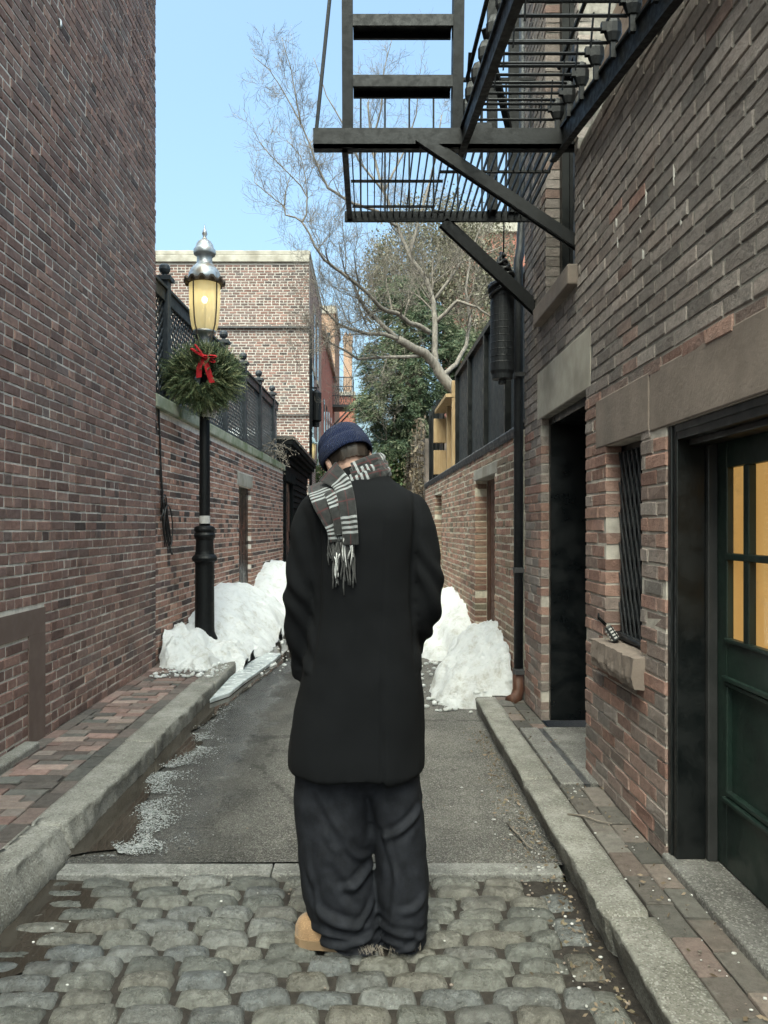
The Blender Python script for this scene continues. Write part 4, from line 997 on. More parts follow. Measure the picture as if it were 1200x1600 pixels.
# counterweight
T = thing('counterweight', 'black iron counterweight cylinder hanging from the fire escape by coiled cable', 'counterweight', (.966, 5.66, 2.55))
m = MB(); m.lathe(.966, 5.66, [(.02, 2.535), (.075, 2.54), (.078, 2.575), (.088, 2.60), (.090, 2.66), (.088, 2.665), (.089, 3.14), (.092, 3.145), (.092, 3.20), (.07, 3.23), (.03, 3.25)], 28); m.lathe(.966, 5.66, [(.03, 2.505), (.03, 2.535)], 12)
for k in range(9): z = 2.70 + k * .05; m.lathe(.966, 5.66, [(.0885, z), (.0915, z + .004), (.0885, z + .008)], 28, cap=False)
build(m, 'weight', MT['irongrey'], T, bevel=.004)
m = MB()
for k in range(7):
    a0 = k * 2.3; pts = []
    for i in range(26):
        t = i / 25 * 2 * math.pi * 1.15 + a0; rr = .085 + .022 * math.sin(t * 2 + k) - .006 * k
        pts.append((.966 + rr * math.cos(t), 5.66 + rr * math.sin(t), 3.17 + k * .035 + .03 * math.sin(t * 1.5 + k)))
    m.tube(pts, .013, 6)
for k in range(4):
    pts = [(.966 + .05 * math.cos(t + k) * math.sin(t * .5), 5.64 + .03 * math.sin(t + k), 3.34 + .055 * math.sin(t + k * .7) + .025 * k) for t in [i * .3 for i in range(24)]]
    m.tube(pts, .012, 6)
build(m, 'cable_coil', MT['cable'], T, smooth=True)
m = MB(); m.tube([(.972, 5.66, 3.3), (.972, 5.62, 3.7), (.975, 5.5, 4.4)], .006, 6); build(m, 'cable', MT['cable'], T, smooth=True)
T = thing('counterweight', 'far black counterweight cylinder on the side of the gable house', 'counterweight', (-1.80, 25.2, 4.75))
m = MB(); m.lathe(-1.80, 25.2, [(.1, 4.75), (.1, 4.9), (.17, 4.95), (.17, 5.85), (.12, 5.9), (.05, 5.95)], 16); build(m, 'weight', MT['iron'], T)
m = MB(); m.box(-1.9, -1.78, 25.17, 25.23, 6.0, 6.05); m.tube([(-1.8, 25.2, 5.9), (-1.8, 25.2, 6.05)], .015, 6); build(m, 'bracket', MT['iron'], T)
# ------------------------------------------------------------------ lattice fence on the left garden wall
A = Vector((-2.125, 7.42, 0)); B = Vector((-1.835, 15.95, 0)); U = (B - A).normalized(); N = Vector((U.y, -U.x, 0)); LL = (B - A).length
T = thing('lattice_fence', 'dark slate lattice fence with ball-topped posts on the left garden wall', 'fence', tuple(onL(4, -.12, 2.75)))
posts = [.82, 2.22, 3.62, 5.02, 6.42, 7.9]
for u in posts:
    m = MB(); c = onL(u, -.12, 0)
    m.obox(c + Vector((0, 0, 3.42)), U * .055, N * .055, Vector((0, 0, .68))); p_ = build(m, 'post', MT['fence'], T, bevel=.006)
    m = MB(); m.obox(c + Vector((0, 0, 4.11)), U * .085, N * .085, Vector((0, 0, .022))); m.lathe(c.x, c.y, [(.05, 4.133), (.03, 4.155), (.028, 4.165), (.05, 4.185), (.062, 4.215), (.058, 4.25), (.035, 4.275), (.005, 4.285)], 14); build(m, 'finial', MT['fence'], p_, smooth=False)
bays = [(-.05, .76)] + [(a + .055, b - .055) for a, b in zip(posts, posts[1:])] + [(7.955, LL - .03)]
def clip(p, q, x0, x1, z0, z1):
    t0, t1 = 0., 1.; d = (q[0] - p[0], q[1] - p[1])
    for pp, dd, lo, hi in ((p[0], d[0], x0, x1), (p[1], d[1], z0, z1)):
        if abs(dd) < 1e-9:
            if pp < lo or pp > hi: return None
            continue
        a, b = (lo - pp) / dd, (hi - pp) / dd
        if a > b: a, b = b, a
        t0, t1 = max(t0, a), min(t1, b)
    return None if t1 - t0 < .02 else ((p[0] + d[0] * t0, p[1] + d[1] * t0), (p[0] + d[0] * t1, p[1] + d[1] * t1))
for a, b in bays:
    m = MB(); z0, z1 = 2.86, 3.86; h = z1 - z0; s_ = .078
    k = a - h
    while k < b + h:
        for sg, o in ((1, 0), (-1, -.012)):
            r_ = clip((k, z0 if sg > 0 else z1), (k + h, z1 if sg > 0 else z0), a, b, z0, z1)
            if r_: m.bar(onL(r_[0][0], -.12 + o, r_[0][1]), onL(r_[1][0], -.12 + o, r_[1][1]), .026, .010, tuple(N))
        k += s_ * 1.42
    build(m, 'lattice_panel', MT['fence'], T)
    for z in (2.80, 3.92):
        m = MB(); m.obox(onL((a + b) / 2, -.12, z), U * (b - a) / 2, N * .03, Vector((0, 0, .06 if z < 3 else .062)))
        if z > 3: m.obox(onL((a + b) / 2, -.12, 4.0), U * (b - a) / 2, N * .055, Vector((0, 0, .016)))
        build(m, 'rail', MT['fence'], T, bevel=.004)

# loose cables on the wall
T = thing('wall_cables', 'black cables hanging in loops on the left brick garden wall', 'cable', tuple(onL(.4, .02, 2.6)))
def cabl(pts, r_=.006):
    m = MB(); m.tube(pts, r_, 6); build(m, 'cable', MT['cable'], T, smooth=True)
def wig(u0, z0, u1, z1, s_, n=14, amp=.03): return [onL(lerp(u0, u1, i / n) + amp * mn.noise((s_, i * .45, 0)), .02 + .02 * mn.noise((s_, i * .4, 5)), lerp(z0, z1, i / n)) for i in range(n + 1)]
cabl(wig(.12, 2.9, .30, 1.72, 1)); cabl(wig(.16, 2.85, .34, 1.25, 2)); cabl(wig(.14, 2.9, .28, 1.6, 3), .009); cabl(wig(.02, 2.95, .06, 2.4, 4), .012)
for k in range(4):
    cabl([onL(.34 + .075 * math.sin(t + k) * (1 + .3 * k % 2), .03 + .012 * k, 1.56 - .22 * math.cos(t) - .035 * k) for t in [i * .32 for i in range(20)]], .007)
cabl([onL(.30, .03, 1.75), onL(.36, .05, 1.5), onL(.40, .04, 1.3), onL(.52, .05, 1.17)], .010); cabl([onL(.30, .03, 1.75), onL(.22, .05, 1.6), onL(.17, .04, 1.52)], .010)

# dead creeper hanging over the coping
m = MB(); random.seed(21)
for k in range(26):
    u = random.uniform(6.6, 8.2); p = onL(u, .02, 2.78 + random.uniform(0, .25)); d = Vector((random.gauss(0, .5), random.gauss(0, .5), random.uniform(-.2, .8))).normalized(); pts = [p]
    for i in range(7):
        d = (d + Vector((random.gauss(0, .35), random.gauss(0, .35), random.gauss(-.25, .3)))).normalized(); p = p + d * random.uniform(.05, .1); pts.append(p)
    m.tube(pts, [.009 * (1 - .7 * i / 7) for i in range(8)], 5)
    for q in pts[3:]:
        for _ in range(2): m.leaf(q + Vector((random.gauss(0, .03), random.gauss(0, .03), random.gauss(0, .03))), random.uniform(.03, .06), .6)
solo(m, 'creeper', MT['twig'], 'bare tangled creeper over the coping near the black shed', 'plant')

# ------------------------------------------------------------------ street lamps
def lamp(x, y, z, label, cap='zinc', plaque=True, ladder=True, top=4.6):
    L_ = thing('street_lamp', label, 'street lamp', (x, y, z)); s0 = top / 4.6
    def P(m, name, mat, parent=None, **k): return build(m, name, MT[mat] if isinstance(mat, str) else mat, parent or L_, **k)
    def la(prof, n=28): m = MB(); m.lathe(x, y, [(r, z + h) for r, h in prof], n); return m
    P(la([(.13, -.1), (.13, .10), (.137, .115), (.137, .135), (.128, .155), (.118, .175), (.108, .20), (.104, .25), (.100, .92), (.108, .955), (.133, .975), (.137, 1.0), (.125, 1.02), (.105, 1.04), (.098, 1.07), (.092, 1.19), (.105, 1.21), (.114, 1.235), (.114, 1.25), (.10, 1.275), (.108, 1.29), (.112, 1.31), (.104, 1.335), (.066, 1.35)]), 'base', 'iron', smooth=False, bevel=0)
    P(la([(.060, 1.345), (.058, 1.45), (.054, 2.8), (.046, 3.1), (.046, 3.22), (.06, 3.24), (.06, 3.27), (.042, 3.29)], 20), 'pole', 'iron', smooth=True)
    P(la([(.0595, 1.36), (.0595, 1.455)], 20), 'sticker', 'sticker')
    P(la([(.045, 3.28), (.055, 3.31), (.045, 3.37), (.075, 3.415), (.118, 3.43), (.123, 3.45)], 20), 'lamp_cup', 'zinc', smooth=True)
    gl = [(.122, 3.452), (.140, 3.50), (.153, 3.58), (.162, 3.70), (.166, 3.84), (.167, 3.98)]
    gm = MB(); gm.lathe(x, y, [(r, z + h) for r, h in gl], 32, cap=False); P(gm, 'lamp_glass', 'amber', smooth=True)
    for k in range(4):
        a = math.pi / 4 + k * math.pi / 2 + .25; m = MB()
        m.tube([(x + (r + .006) * math.cos(a), y + (r + .006) * math.sin(a), z + h) for r, h in [(.04, 3.24), (.075, 3.30), (.105, 3.40)] + gl], .008, 6); P(m, 'frame_bar', 'rustrim', smooth=True)
    m = MB(); m.ell((x, y, z + 3.79), (.030, .030, .036), n=14); bl = P(m, 'bulb', 'bulb', smooth=True)
    m = MB(); m.tube([(x, y, z + 3.43), (x + .004, y, z + 3.75)], .009, 8); m.lathe(x, y, [(.03, z + 3.43), (.015, z + 3.47)], 10); P(m, 'burner', 'rustrim', smooth=True)
    n = 48
    def wob(r, zz, k): return (r, zz + ((.018 if k % 4 < 2 else -.016) if r > .19 else 0))
    m = MB(); m.lathe(x, y, [(r, z + h) for r, h in [(.150, 3.945), (.175, 3.955), (.215, 3.965), (.222, 3.99), (.212, 3.995), (.176, 3.985), (.168, 4.0), (.15, 4.0)]], n, wob=lambda r, zz, k: wob(r, zz, k)); P(m, 'rim', 'rustrim' if cap == 'zinc' else cap)
    P(la([(.175, 3.98), (.176, 4.02), (.168, 4.065), (.150, 4.105), (.122, 4.14), (.095, 4.165), (.086, 4.18), (.083, 4.205), (.080, 4.245), (.092, 4.26), (.115, 4.275), (.118, 4.285), (.118, 4.325), (.108, 4.338), (.098, 4.35), (.092, 4.38), (.07, 4.415), (.04, 4.435), (.028, 4.445), (.016, 4.47), (.030, 4.50), (.022, 4.53), (.010, 4.565), (.003, 4.60)]), 'lamp_cap', cap, smooth=True)
    if plaque:
        m = MB(); c = Vector((x + .075, y - .085, z + 2.66)); a = Vector((.995, 0, -.10)); b = Vector((.10, 0, .995))
        m.obox(c, a * .075, Vector((0, .004, 0)), b * .15)
        p_ = P(m, 'sign_plate', 'plate', bevel=.02)
        m = MB()
        for (i, j) in ((-.05, -.12), (.055, -.12), (.02, -.13)): m.obox(c + a * i + b * j + Vector((0, -.006, 0)), a * .006, Vector((0, .003, 0)), b * .006)
        P(m, 'bolt', 'iron', p_)
    return L_
MT['bulb'] = emit('lit_mantle', (1, .78, .42), 9)
lamp(-1.80, 8.3, .12, 'tall black gas lamp with lit amber glass and grey cap standing in snow')
lamp(-1.91, 24.0, .10, 'small distant gas lamp with pale blue cap beside the shed', cap='paleblue', plaque=False)

# wreath with bow
T = thing('wreath', 'bushy green fir wreath tied to the lamp post under its lantern', 'wreath', (-1.79, 8.2, 2.9)); random.seed(5)
WC = Vector((-1.79, 8.20, 3.06)); m = MB()
for _ in range(2400):
    a = random.uniform(0, 2 * math.pi); rr = random.uniform(.07, .305); low = sstep(.2, -1, math.sin(a))
    base = WC + Vector((math.cos(a) * rr * 1.14, random.gauss(0, .07) - .03, math.sin(a) * rr * .92 - .02))
    d = Vector((math.cos(a + random.gauss(.25, .55)), random.gauss(-.28, .38), math.sin(a + random.gauss(.25, .5)) - .30 * random.random())).normalized()
    ln = random.uniform(.07, .16) * (1.15 if rr > .25 else .8); cc = random.random()
    sd = d.cross(Vector((random.gauss(0, 1), random.gauss(0, 1), random.gauss(0, 1)))).normalized(); up = d.cross(sd)
    tip = base + d * ln; m.add([base - sd * .0025, base + sd * .0025, tip + sd * .001, tip - sd * .001], [(0, 1, 2, 3)], 0, (cc * .5, 0, 0, 1))
    nn_ = 8
    for i in range(nn_):
        t = (i + 1) / nn_; q = base + d * ln * t
        for sg in (-1, 1):
            e = (sd * sg * random.uniform(.6, 1) + d * .75 + up * random.gauss(0, .35)).normalized() * (.030 * (1.15 - .55 * t))
            w_ = up * .0042 + sd * .0015
            m.add([q - w_, q + w_, q + e + w_ * .4, q + e - w_ * .4], [(0, 1, 2, 3)], 0, (min(.99, max(0, cc * .75 + .2 * t + random.gauss(0, .06))), 0, 0, 1))
build(m, 'fir_sprigs', MT['wreath'], T, tint=True)
m = MB(); m.tube([WC + Vector((math.cos(t) * .19, 0, math.sin(t) * .17)) for t in [i * math.pi / 16 for i in range(33)]], .05, 8); build(m, 'ring', MT['darkbark'], T)
# bow
def ribbon(m, pts, wid, wdir, th=.004):
    wdir = Vector(wdir)
    pts = [Vector(p) for p in pts]; n = len(pts) - 1; vs = []
    for i, p in enumerate(pts):
        w_ = wid[i] if hasattr(wid, '__len__') else wid
        wd = (wdir[i] if False else wdir).normalized() * w_ / 2
        d = (pts[min(i + 1, n)] - pts[max(i - 1, 0)]).normalized(); nn = d.cross(wd).normalized() * th / 2
        vs += [p - wd - nn, p + wd - nn, p + wd + nn, p - wd + nn]
    fs = []
    for i in range(n):
        for k in range(4): fs.append((4 * i + k, 4 * i + (k + 1) % 4, 4 * i + 4 + (k + 1) % 4, 4 * i + 4 + k))
    fs += [(3, 2, 1, 0), (4 * n, 4 * n + 1, 4 * n + 2, 4 * n + 3)]
    m.add(vs, fs)
K = Vector((-1.745, 8.03, 3.23)); m = MB(); m.ell(K, (.03, .025, .028), n=12)
bow = build(m, 'bow', MT['red'], T, smooth=True)
for (dx, dz, ph) in ((-.13, .08, 0), (.14, -.005, 0), (-.09, .125, 1), (.125, -.06, 1)):
    m = MB(); pts = []
    for i in range(15):
        t = i / 14 * 2 * math.pi; k = .5 - .5 * math.cos(t)
        off = math.sin(t) * .032
        pts.append(K + Vector((dx * k - dz * off * 3, -.02 - .03 * math.sin(t / 2) + .012 * ph, dz * k + abs(dx) * off * 3)))
    ribbon(m, pts, .05, (0, .9, .35)); build(m, 'loop', MT['red'], bow, smooth=False)
for pts in ([K + Vector((0, -.01, -.01)), K + Vector((.03, -.03, -.09)), K + Vector((.055, -.02, -.18)), K + Vector((.085, -.01, -.27))], [K + Vector((-.02, 0, -.02)), K + Vector((-.055, .0, -.11)), K + Vector((-.06, .02, -.21))]):
    m = MB(); ribbon(m, pts, .058, (1, -.1, .15)); build(m, 'ribbon_tail', MT['red'], bow)

# ------------------------------------------------------------------ snow banks
def snow(name, label, x0, x1, y0, y1, hf, step=.03, lump=.05, seed=0):
    m = MB(); nx = int((x1 - x0) / step); ny = int((y1 - y0) / step); H = {}
    for j in range(ny + 1):
        for i in range(nx + 1):
            x = lerp(x0, x1, i / nx); y = lerp(y0, y1, j / ny)
            n1 = fbm((x * 3.0 + seed, y * 3.0, seed), 5); n2 = abs(mn.noise((x * 8 + seed, y * 8, 3))); n3 = abs(mn.noise((x * 19 + seed, y * 19, 9)))
            h = hf(x + .09 * mn.noise((x * 4, y * 4, seed)) + .03 * mn.noise((x * 15, y * 15, seed)), y + .1 * mn.noise((x * 4, y * 4, seed + 7)) + .03 * mn.noise((x * 15, y * 15, seed + 3)))
            k = sstep(0, .25, h)
            h = h + (n1 * lump * 1.9 + n2 * lump * .9 + n3 * lump * .75 + abs(mn.noise((x * 42 + seed, y * 42, 2))) * lump * .4) * k
            dx = .03 * mn.noise((x * 12, y * 12, h * 9 + seed)); dy = .03 * mn.noise((x * 12, y * 12, h * 9 + 8 + seed))
            H[i, j] = (x + dx, y + dy, h)
    idx = {}
    def gv(i, j):
        if (i, j) not in idx: idx[i, j] = len(m.v); m.v.append(H[i, j])
        return idx[i, j]
    for j in range(ny):
        for i in range(nx):
            q = [(i, j), (i + 1, j), (i + 1, j + 1), (i, j + 1)]
            if max(H[a][2] for a in q) > 0.0: m.f.append(tuple(gv(*a) for a in q)); m.m.append(0); m.t.append((.5, .5, .5, 1))
    return solo(m, 'snow_pile', MT['snow'], label, 'snow', 'old snow banked against the alley walls', smooth=True)
def mound(cx, cy, rx, ry, h, p=1.0):
    def f(x, y):
        d = 1 - ((x - cx) / rx) ** 2 - ((y - cy) / ry) ** 2
        return h * (max(0, d) ** p) if d > 0 else .3 * d * h - .02
    return f
def mx(*fs): return lambda x, y: max(f(x, y) for f in fs)
snow('s', 'rough crusty snow heap against the right wall beside the drainpipe', .3, 1.15, 5.9, 8.3, mx(mound(1.12, 7.05, .44, .95, .54, .62), mound(1.0, 6.75, .46, .68, .40, .6), mound(.90, 6.6, .40, .46, .14, .6)), .016, .06, 1)
snow('s', 'second rough snow heap on the right between the two wall doors', .25, 1.12, 8.3, 13.5, mx(mound(1.12, 9.9, .54, 1.8, .62, .62), mound(.88, 9.3, .48, 1.0, .30, .7), mound(1.05, 12, .4, 1.3, .5)), .035, .06, 2)
snow('s', 'low icy snow lump in front of the lamp post base', -2.08, -1.25, 6.95, 8.4, mx(mound(-1.84, 7.75, .30, .62, .38, .8), mound(-1.66, 7.45, .26, .38, .24, .7), mound(-1.5, 7.9, .34, .6, .26, .9), mound(-2.0, 7.95, .16, .5, .42, .9)), .016, .055, 3)
snow('s', 'long smooth snow bank behind the lamp post along the left wall', -2.06, -1.15, 8.25, 12.6, mx(mound(-1.98, 10.3, .90, 2.3, .68, .75), mound(-1.55, 9.6, .42, 1.5, .26, .7), mound(-1.5, 11, .5, 1.7, .3)), .035, .035, 4)
snow('s', 'taller snow bank in front of the black shed door', -1.95, -.85, 12.2, 17.5, mx(mound(-1.85, 14.2, 1.0, 2.1, .80, .7), mound(-1.5, 15.5, .6, 1.9, .5), mound(-1.4, 13, .45, 1.1, .3)), .045, .05, 5)
m = MB()
for _ in range(420):
    q = random.random()
    if q < .4: x, y = random.uniform(.35, 1.0), random.uniform(5.9, 8.2); 
    elif q < .75: x, y = random.uniform(-1.95, -1.35), random.uniform(6.75, 7.6)
    else: x, y = random.uniform(-1.3, -.9), random.uniform(7.5, 12)
    z = (.012 if -1.33 < x < .8 else .128); r_ = random.choice((.006, .009, .014, .022)); m.ell((x, y, z + r_ * .4), (r_ * random.uniform(.8, 1.5), r_, r_ * .7), n=6)
tag(build(m, 'snow_crumbs', MT['snow'], smooth=True), 'small crumbs of snow and slush scattered round the banks', 'snow', kind='stuff')
m = MB(); pts = [(-1.315, 6.25), (-1.20, 6.5), (-1.16, 7.0), (-1.10, 7.5), (-1.02, 8.1), (-1.0, 8.5), (-1.16, 8.55), (-1.26, 8.0), (-1.32, 7.2)]
m.add([(x, y, .02) for x, y in pts] + [(x, y, .055 + .01 * mn.noise((x * 9, y * 5, 0))) for x, y in pts], [tuple(range(9, 18)), *[(i, (i + 1) % 9, 9 + (i + 1) % 9, 9 + i) for i in range(9)]]); m.f = [q if i else q for i, q in enumerate(m.f)]
solo(m, 'ice_slab', MT['ice'], 'thin grey slab of ice lying in the left gutter by the kerb', 'ice', bevel=.008)
# ------------------------------------------------------------------ trees
random.seed(11)
def gauss3(s): return Vector((random.gauss(0, s), random.gauss(0, s), random.gauss(0, s)))
def grow(mb, p, d, ln, r, depth, tips=None, up=.10, n=4):
    """one twig with its side twigs"""
    p = Vector(p); d = Vector(d).normalized(); k = 5 if ln > .25 else 4; pts = [p]; rs = [r]; q = p
    for i in range(k):
        d = (d + gauss3(.22) + Vector((0, 0, up))).normalized(); q = q + d * ln / k; pts.append(q); rs.append(max(.0016, r * (1 - .72 * (i + 1) / k)))
    mb.tube(pts, rs, n, cap=False)
    if tips is not None: tips.append(q)
    if depth <= 0: return
    for i in range(1, len(pts)):
        for _ in range(1 if random.random() < .75 else 2):
            t = (pts[i] - pts[i - 1]).normalized(); e = (t + gauss3(.62)).normalized()
            if random.random() < .85: grow(mb, pts[i], e, ln * random.uniform(.45, .72), rs[i] * .62, depth - 1, tips, up, 3 if depth < 2 else 4)
def limb(mb, P_, r0, r1, n=9):
    pts = [px(*q) for q in P_]; out = []; m_ = 4
    for a, b in zip(pts, pts[1:]):
        for i in range(m_): out.append(a.lerp(b, i / m_) + gauss3(.006) * (b - a).length)
    out.append(pts[-1]); L_ = len(out) - 1
    rs = [lerp(r0, r1, i / L_) for i in range(L_ + 1)]
    mb.tube(out, rs, n); return out, rs
def sprout(mb, pts, rs, every, ln, depth, tips=None, start=.25, kick=.75):
    for i in range(int(len(pts) * start), len(pts)):
        if random.random() < every:
            t = (pts[min(i + 1, len(pts) - 1)] - pts[i - 1]).normalized()
            grow(mb, pts[i], (t + gauss3(kick) + Vector((0, 0, .25))).normalized(), ln * random.uniform(.6, 1.25), max(.004, rs[i] * .42), depth, tips)

T = thing('bare_tree', 'leafless grey tree leaning over the alley from behind the right fence', 'tree', (1.9, 13, 0))
m = MB(); tr_ = []
tr_.append(limb(m, [(790, 905, 11.9), (745, 720, 12.2), (712, 612, 12.3), (690, 588, 12.3), (681, 572, 12.3), (664, 552, 12.2), (647, 545, 12.1), (622, 530, 12.0)], .105, .06, 12))
build(m, 'trunk', MT['bark'], T, smooth=True)
lm = MB(); tw = MB(); lim = []
L1 = [((622, 530, 12.0), (594, 505, 11.9), (570, 482, 11.8), (560, 462, 11.7), (552, 440, 11.7)), ((681, 572, 12.3), (679, 545, 12.4), (680, 505, 12.5), (677, 470, 12.6), (668, 440, 12.7), (640, 400, 12.8), (622, 356, 12.9), (600, 300, 13), (580, 230, 13.1), (575, 160, 13.1)),
      ((672, 520, 12.3), (655, 509, 12.2), (640, 505, 12.1), (622, 490, 12.0), (604, 486, 11.9), (592, 478, 11.8), (575, 458, 11.6), (551, 439, 11.5), (525, 420, 11.4), (507, 406, 11.3), (492, 385, 11.2), (484, 366, 11.2), (472, 347, 11.2)),
      ((656, 556, 12.2), (635, 558, 12), (610, 558, 11.9), (585, 559, 11.8), (559, 561, 11.7), (540, 548, 11.6), (520, 538, 11.5), (505, 525, 11.4)),
      ((622, 530, 12.0), (600, 522, 11.9), (575, 522, 11.8), (545, 513, 11.7), (528, 506, 11.6), (515, 492, 11.5), (500, 478, 11.4)),
      ((690, 588, 12.3), (712, 570, 12.6), (728, 540, 12.9), (735, 500, 13.1), (728, 455, 13.2), (735, 400, 13.4), (755, 340, 13.5)),
      ((677, 470, 12.6), (700, 440, 12.6), (720, 410, 12.7), (760, 395, 12.8), (800, 380, 13)),
      ((640, 400, 12.8), (650, 360, 12.9), (665, 310, 12.9), (680, 250, 13), (690, 180, 13)),
      ((680, 505, 12.5), (715, 470, 12.4), (745, 480, 12.3), (775, 500, 12.3)),
      ((622, 356, 12.9), (590, 330, 12.7), (552, 318, 12.5), (535, 308, 12.4), (512, 293, 12.3), (503, 275, 12.3), (495, 258, 12.3), (484, 225, 12.3), (470, 193, 12.3), (455, 165, 12.3), (438, 135, 12.3), (420, 108, 12.3), (396, 88, 12.3)),
      ((470, 193, 12.3), (462, 150, 12.2), (455, 110, 12.2), (440, 58, 12.2)), ((472, 347, 11.2), (462, 340, 11.2), (446, 336, 11.2), (444, 322, 11.2), (430, 312, 11.2), (415, 300, 11.2), (398, 285, 11.2)), ((472, 347, 11.2), (479, 335, 11.2), (480, 308, 11.2), (470, 290, 11.2), (455, 275, 11.2), (440, 260, 11.2), (420, 240, 11.2), (405, 222, 11.2)),
      ((444, 322, 11.2), (446, 300, 11.2), (452, 280, 11.2)), ((480, 308, 11.2), (476, 270, 11.2), (470, 245, 11.2), (455, 225, 11.2)), ((600, 300, 13), (560, 250, 12.9), (540, 200, 12.8), (510, 150, 12.8), (490, 90, 12.8)), ((580, 230, 13.1), (595, 170, 13), (600, 110, 13), (612, 62, 13)), ((600, 300, 13), (630, 240, 13.2), (650, 180, 13.2), (655, 120, 13.2))]
R0 = [.055, .075, .060, .045, .05, .06, .04, .045, .05, .038, .02, .02, .02, .012, .012, .03, .028, .03]
for P_, r0 in zip(L1, R0):
    r0 *= .72; q = limb(lm, P_, r0, max(.007, r0 * .3) if r0 > .03 else .005, 7); lim.append((q, r0))
for (q, r0) in lim: sprout(tw, q[0], q[1], .42 if r0 > .022 else .5, .72 if r0 > .033 else .5, 3 if r0 > .025 else 2, None, .22)
build(lm, 'limb', MT['bark'], T, smooth=True)
o = build(tw, 'twigs', MT['twig'], T); print('twig faces', len(tw.f))

def leafy(name, label, base, blobs, mat, trunkmat, tr0, nleaf, size, twigs=0, asp=.5, droop=0, spray=0):
    T = thing(name, label, 'tree', base); b = Vector(base)
    m = MB(); top = max((Vector(q[0]) for q in blobs), key=lambda v: v.z)
    pts = [b, b.lerp(Vector((top.x, top.y, b.z)), .2) + Vector((0, 0, (top.z - b.z) * .35)), top.lerp(b, .3) * 1 + Vector((.1, 0, 0)), top]
    m.tube(pts, [tr0, tr0 * .8, tr0 * .45, .02], 10)
    for c, r_ in blobs:
        a = pts[1].lerp(pts[3], random.uniform(.0, .8)); c = Vector(c)
        m.tube([a, a.lerp(c, .5) + gauss3(.1) + Vector((0, 0, .1)), c], [tr0 * .35, tr0 * .2, .012], 6)
    build(m, 'trunk', MT[trunkmat], T, smooth=True)
    m = MB(); tot = sum(Vector(r_).x * Vector(r_).z for _, r_ in blobs)
    for c, r_ in blobs:
        c = Vector(c); r_ = Vector(r_); n = int(nleaf * r_.x * r_.z / tot); k = 0
        while k < n:
            # clumps inside the blob, pushed to the outside, leaving gaps
            v = gauss3(1).normalized(); v = v * random.uniform(.35, 1.04) ** .5
            cc = c + Vector((v.x * r_.x, v.y * r_.y, v.z * r_.z))
            if mn.noise(cc * 1.7) < -.12: k += 2; continue
            cl = random.uniform(.09, .24); tn = min(.99, max(0, .5 + .28 * mn.noise(cc * 1.1) + random.gauss(0, .2)))
            if spray:
                d = (Vector((v.x, v.y, -.25 - droop)) + gauss3(.45)).normalized(); sd = d.cross(Vector((0, 0, 1)) + gauss3(.3)).normalized(); ln = random.uniform(.16, .38)
                for i in range(9):
                    t = (i + .5) / 9
                    for sg in (-1, 1):
                        q = cc + d * ln * t; e = (sd * sg + d * .8 + gauss3(.15)).normalized()
                        m.leaf(q + e * size * .5, size * (1.25 - .6 * t) * random.uniform(.8, 1.2), .26, 0, (min(.99, max(0, tn + random.gauss(0, .12) + .18 * t)), 0, 0, 1), e)
                k += 9
            else:
                for _ in range(random.randint(5, 11)):
                    m.leaf(cc + gauss3(cl), size * random.uniform(.6, 1.3), asp, 0, (min(.99, max(0, tn + random.gauss(0, .12))), 0, 0, 1)); k += 1
    build(m, 'crown', MT[mat], T, tint=True)
    if twigs:
        m = MB()
        for _ in range(twigs):
            c, r_ = random.choice(blobs); v = gauss3(1).normalized() * random.uniform(.3, .9); p = Vector(c) + Vector((v.x * r_[0], v.y * r_[1], v.z * r_[2]))
            grow(m, p, (v + Vector((0, 0, .4))).normalized(), random.uniform(.5, 1.0), .012, 2, None, .1, 3)
        build(m, 'twigs', MT['twig'], T)
    return T
def blob(x, y, D, rx, rz, ry=None): p = px(x, y, D); k = D / 1200; return (tuple(p), (rx * k, ry or rx * k, rz * k))
leafy('tan_tree', 'tall bushy tan winter tree filling the sky behind the fire escape', (3.0, 21, 0),
      [blob(655, 420, 21, 78, 62), blob(620, 470, 20.5, 60, 60), blob(715, 420, 21.5, 70, 60), blob(680, 360, 21.5, 70, 45), blob(750, 400, 22, 60, 60), blob(700, 500, 20.5, 80, 60), blob(620, 420, 21, 46, 60), blob(765, 480, 21, 55, 60)],
      'tanleaf', 'bark', .2, 42000, .085, 90, .6)
leafy('conifer_tree', 'dark green drooping conifer over the far end of the alley', (1.62, 17.6, 0),
      [blob(610, 640, 17.2, 55, 42), blob(640, 600, 17.5, 66, 50), blob(690, 560, 17.8, 55, 60), blob(600, 565, 17.4, 34, 42), blob(655, 520, 18, 60, 45), blob(610, 690, 17.0, 28, 22), blob(655, 660, 17.4, 50, 40), blob(740, 560, 18, 50, 60), blob(585, 625, 17, 22, 26), blob(575, 655, 17, 20, 14), blob(625, 470, 18, 38, 40)],
      'conifer', 'darkbark', .26, 46000, .09, 30, .4, .35, 1)
leafy('evergreen_bush', 'bright green leafy evergreen bush at head height beside the dark trunk', (1.05, 22, 0),
      [blob(620, 725, 22, 32, 40), blob(640, 770, 22, 30, 40), blob(605, 765, 22, 26, 36), blob(630, 690, 22, 26, 24)], 'ivy', 'darkbark', .06, 9000, .12, 0, .6)
leafy('evergreen_bush', 'small olive shrub under the distant pale blue street lamp', (-1.95, 26.5, 0),
      [blob(494, 748, 26.5, 16, 20), blob(500, 785, 26.5, 18, 24), blob(507, 735, 26.5, 10, 12)], 'ivy', 'darkbark', .05, 1400, .12, 0, .6)
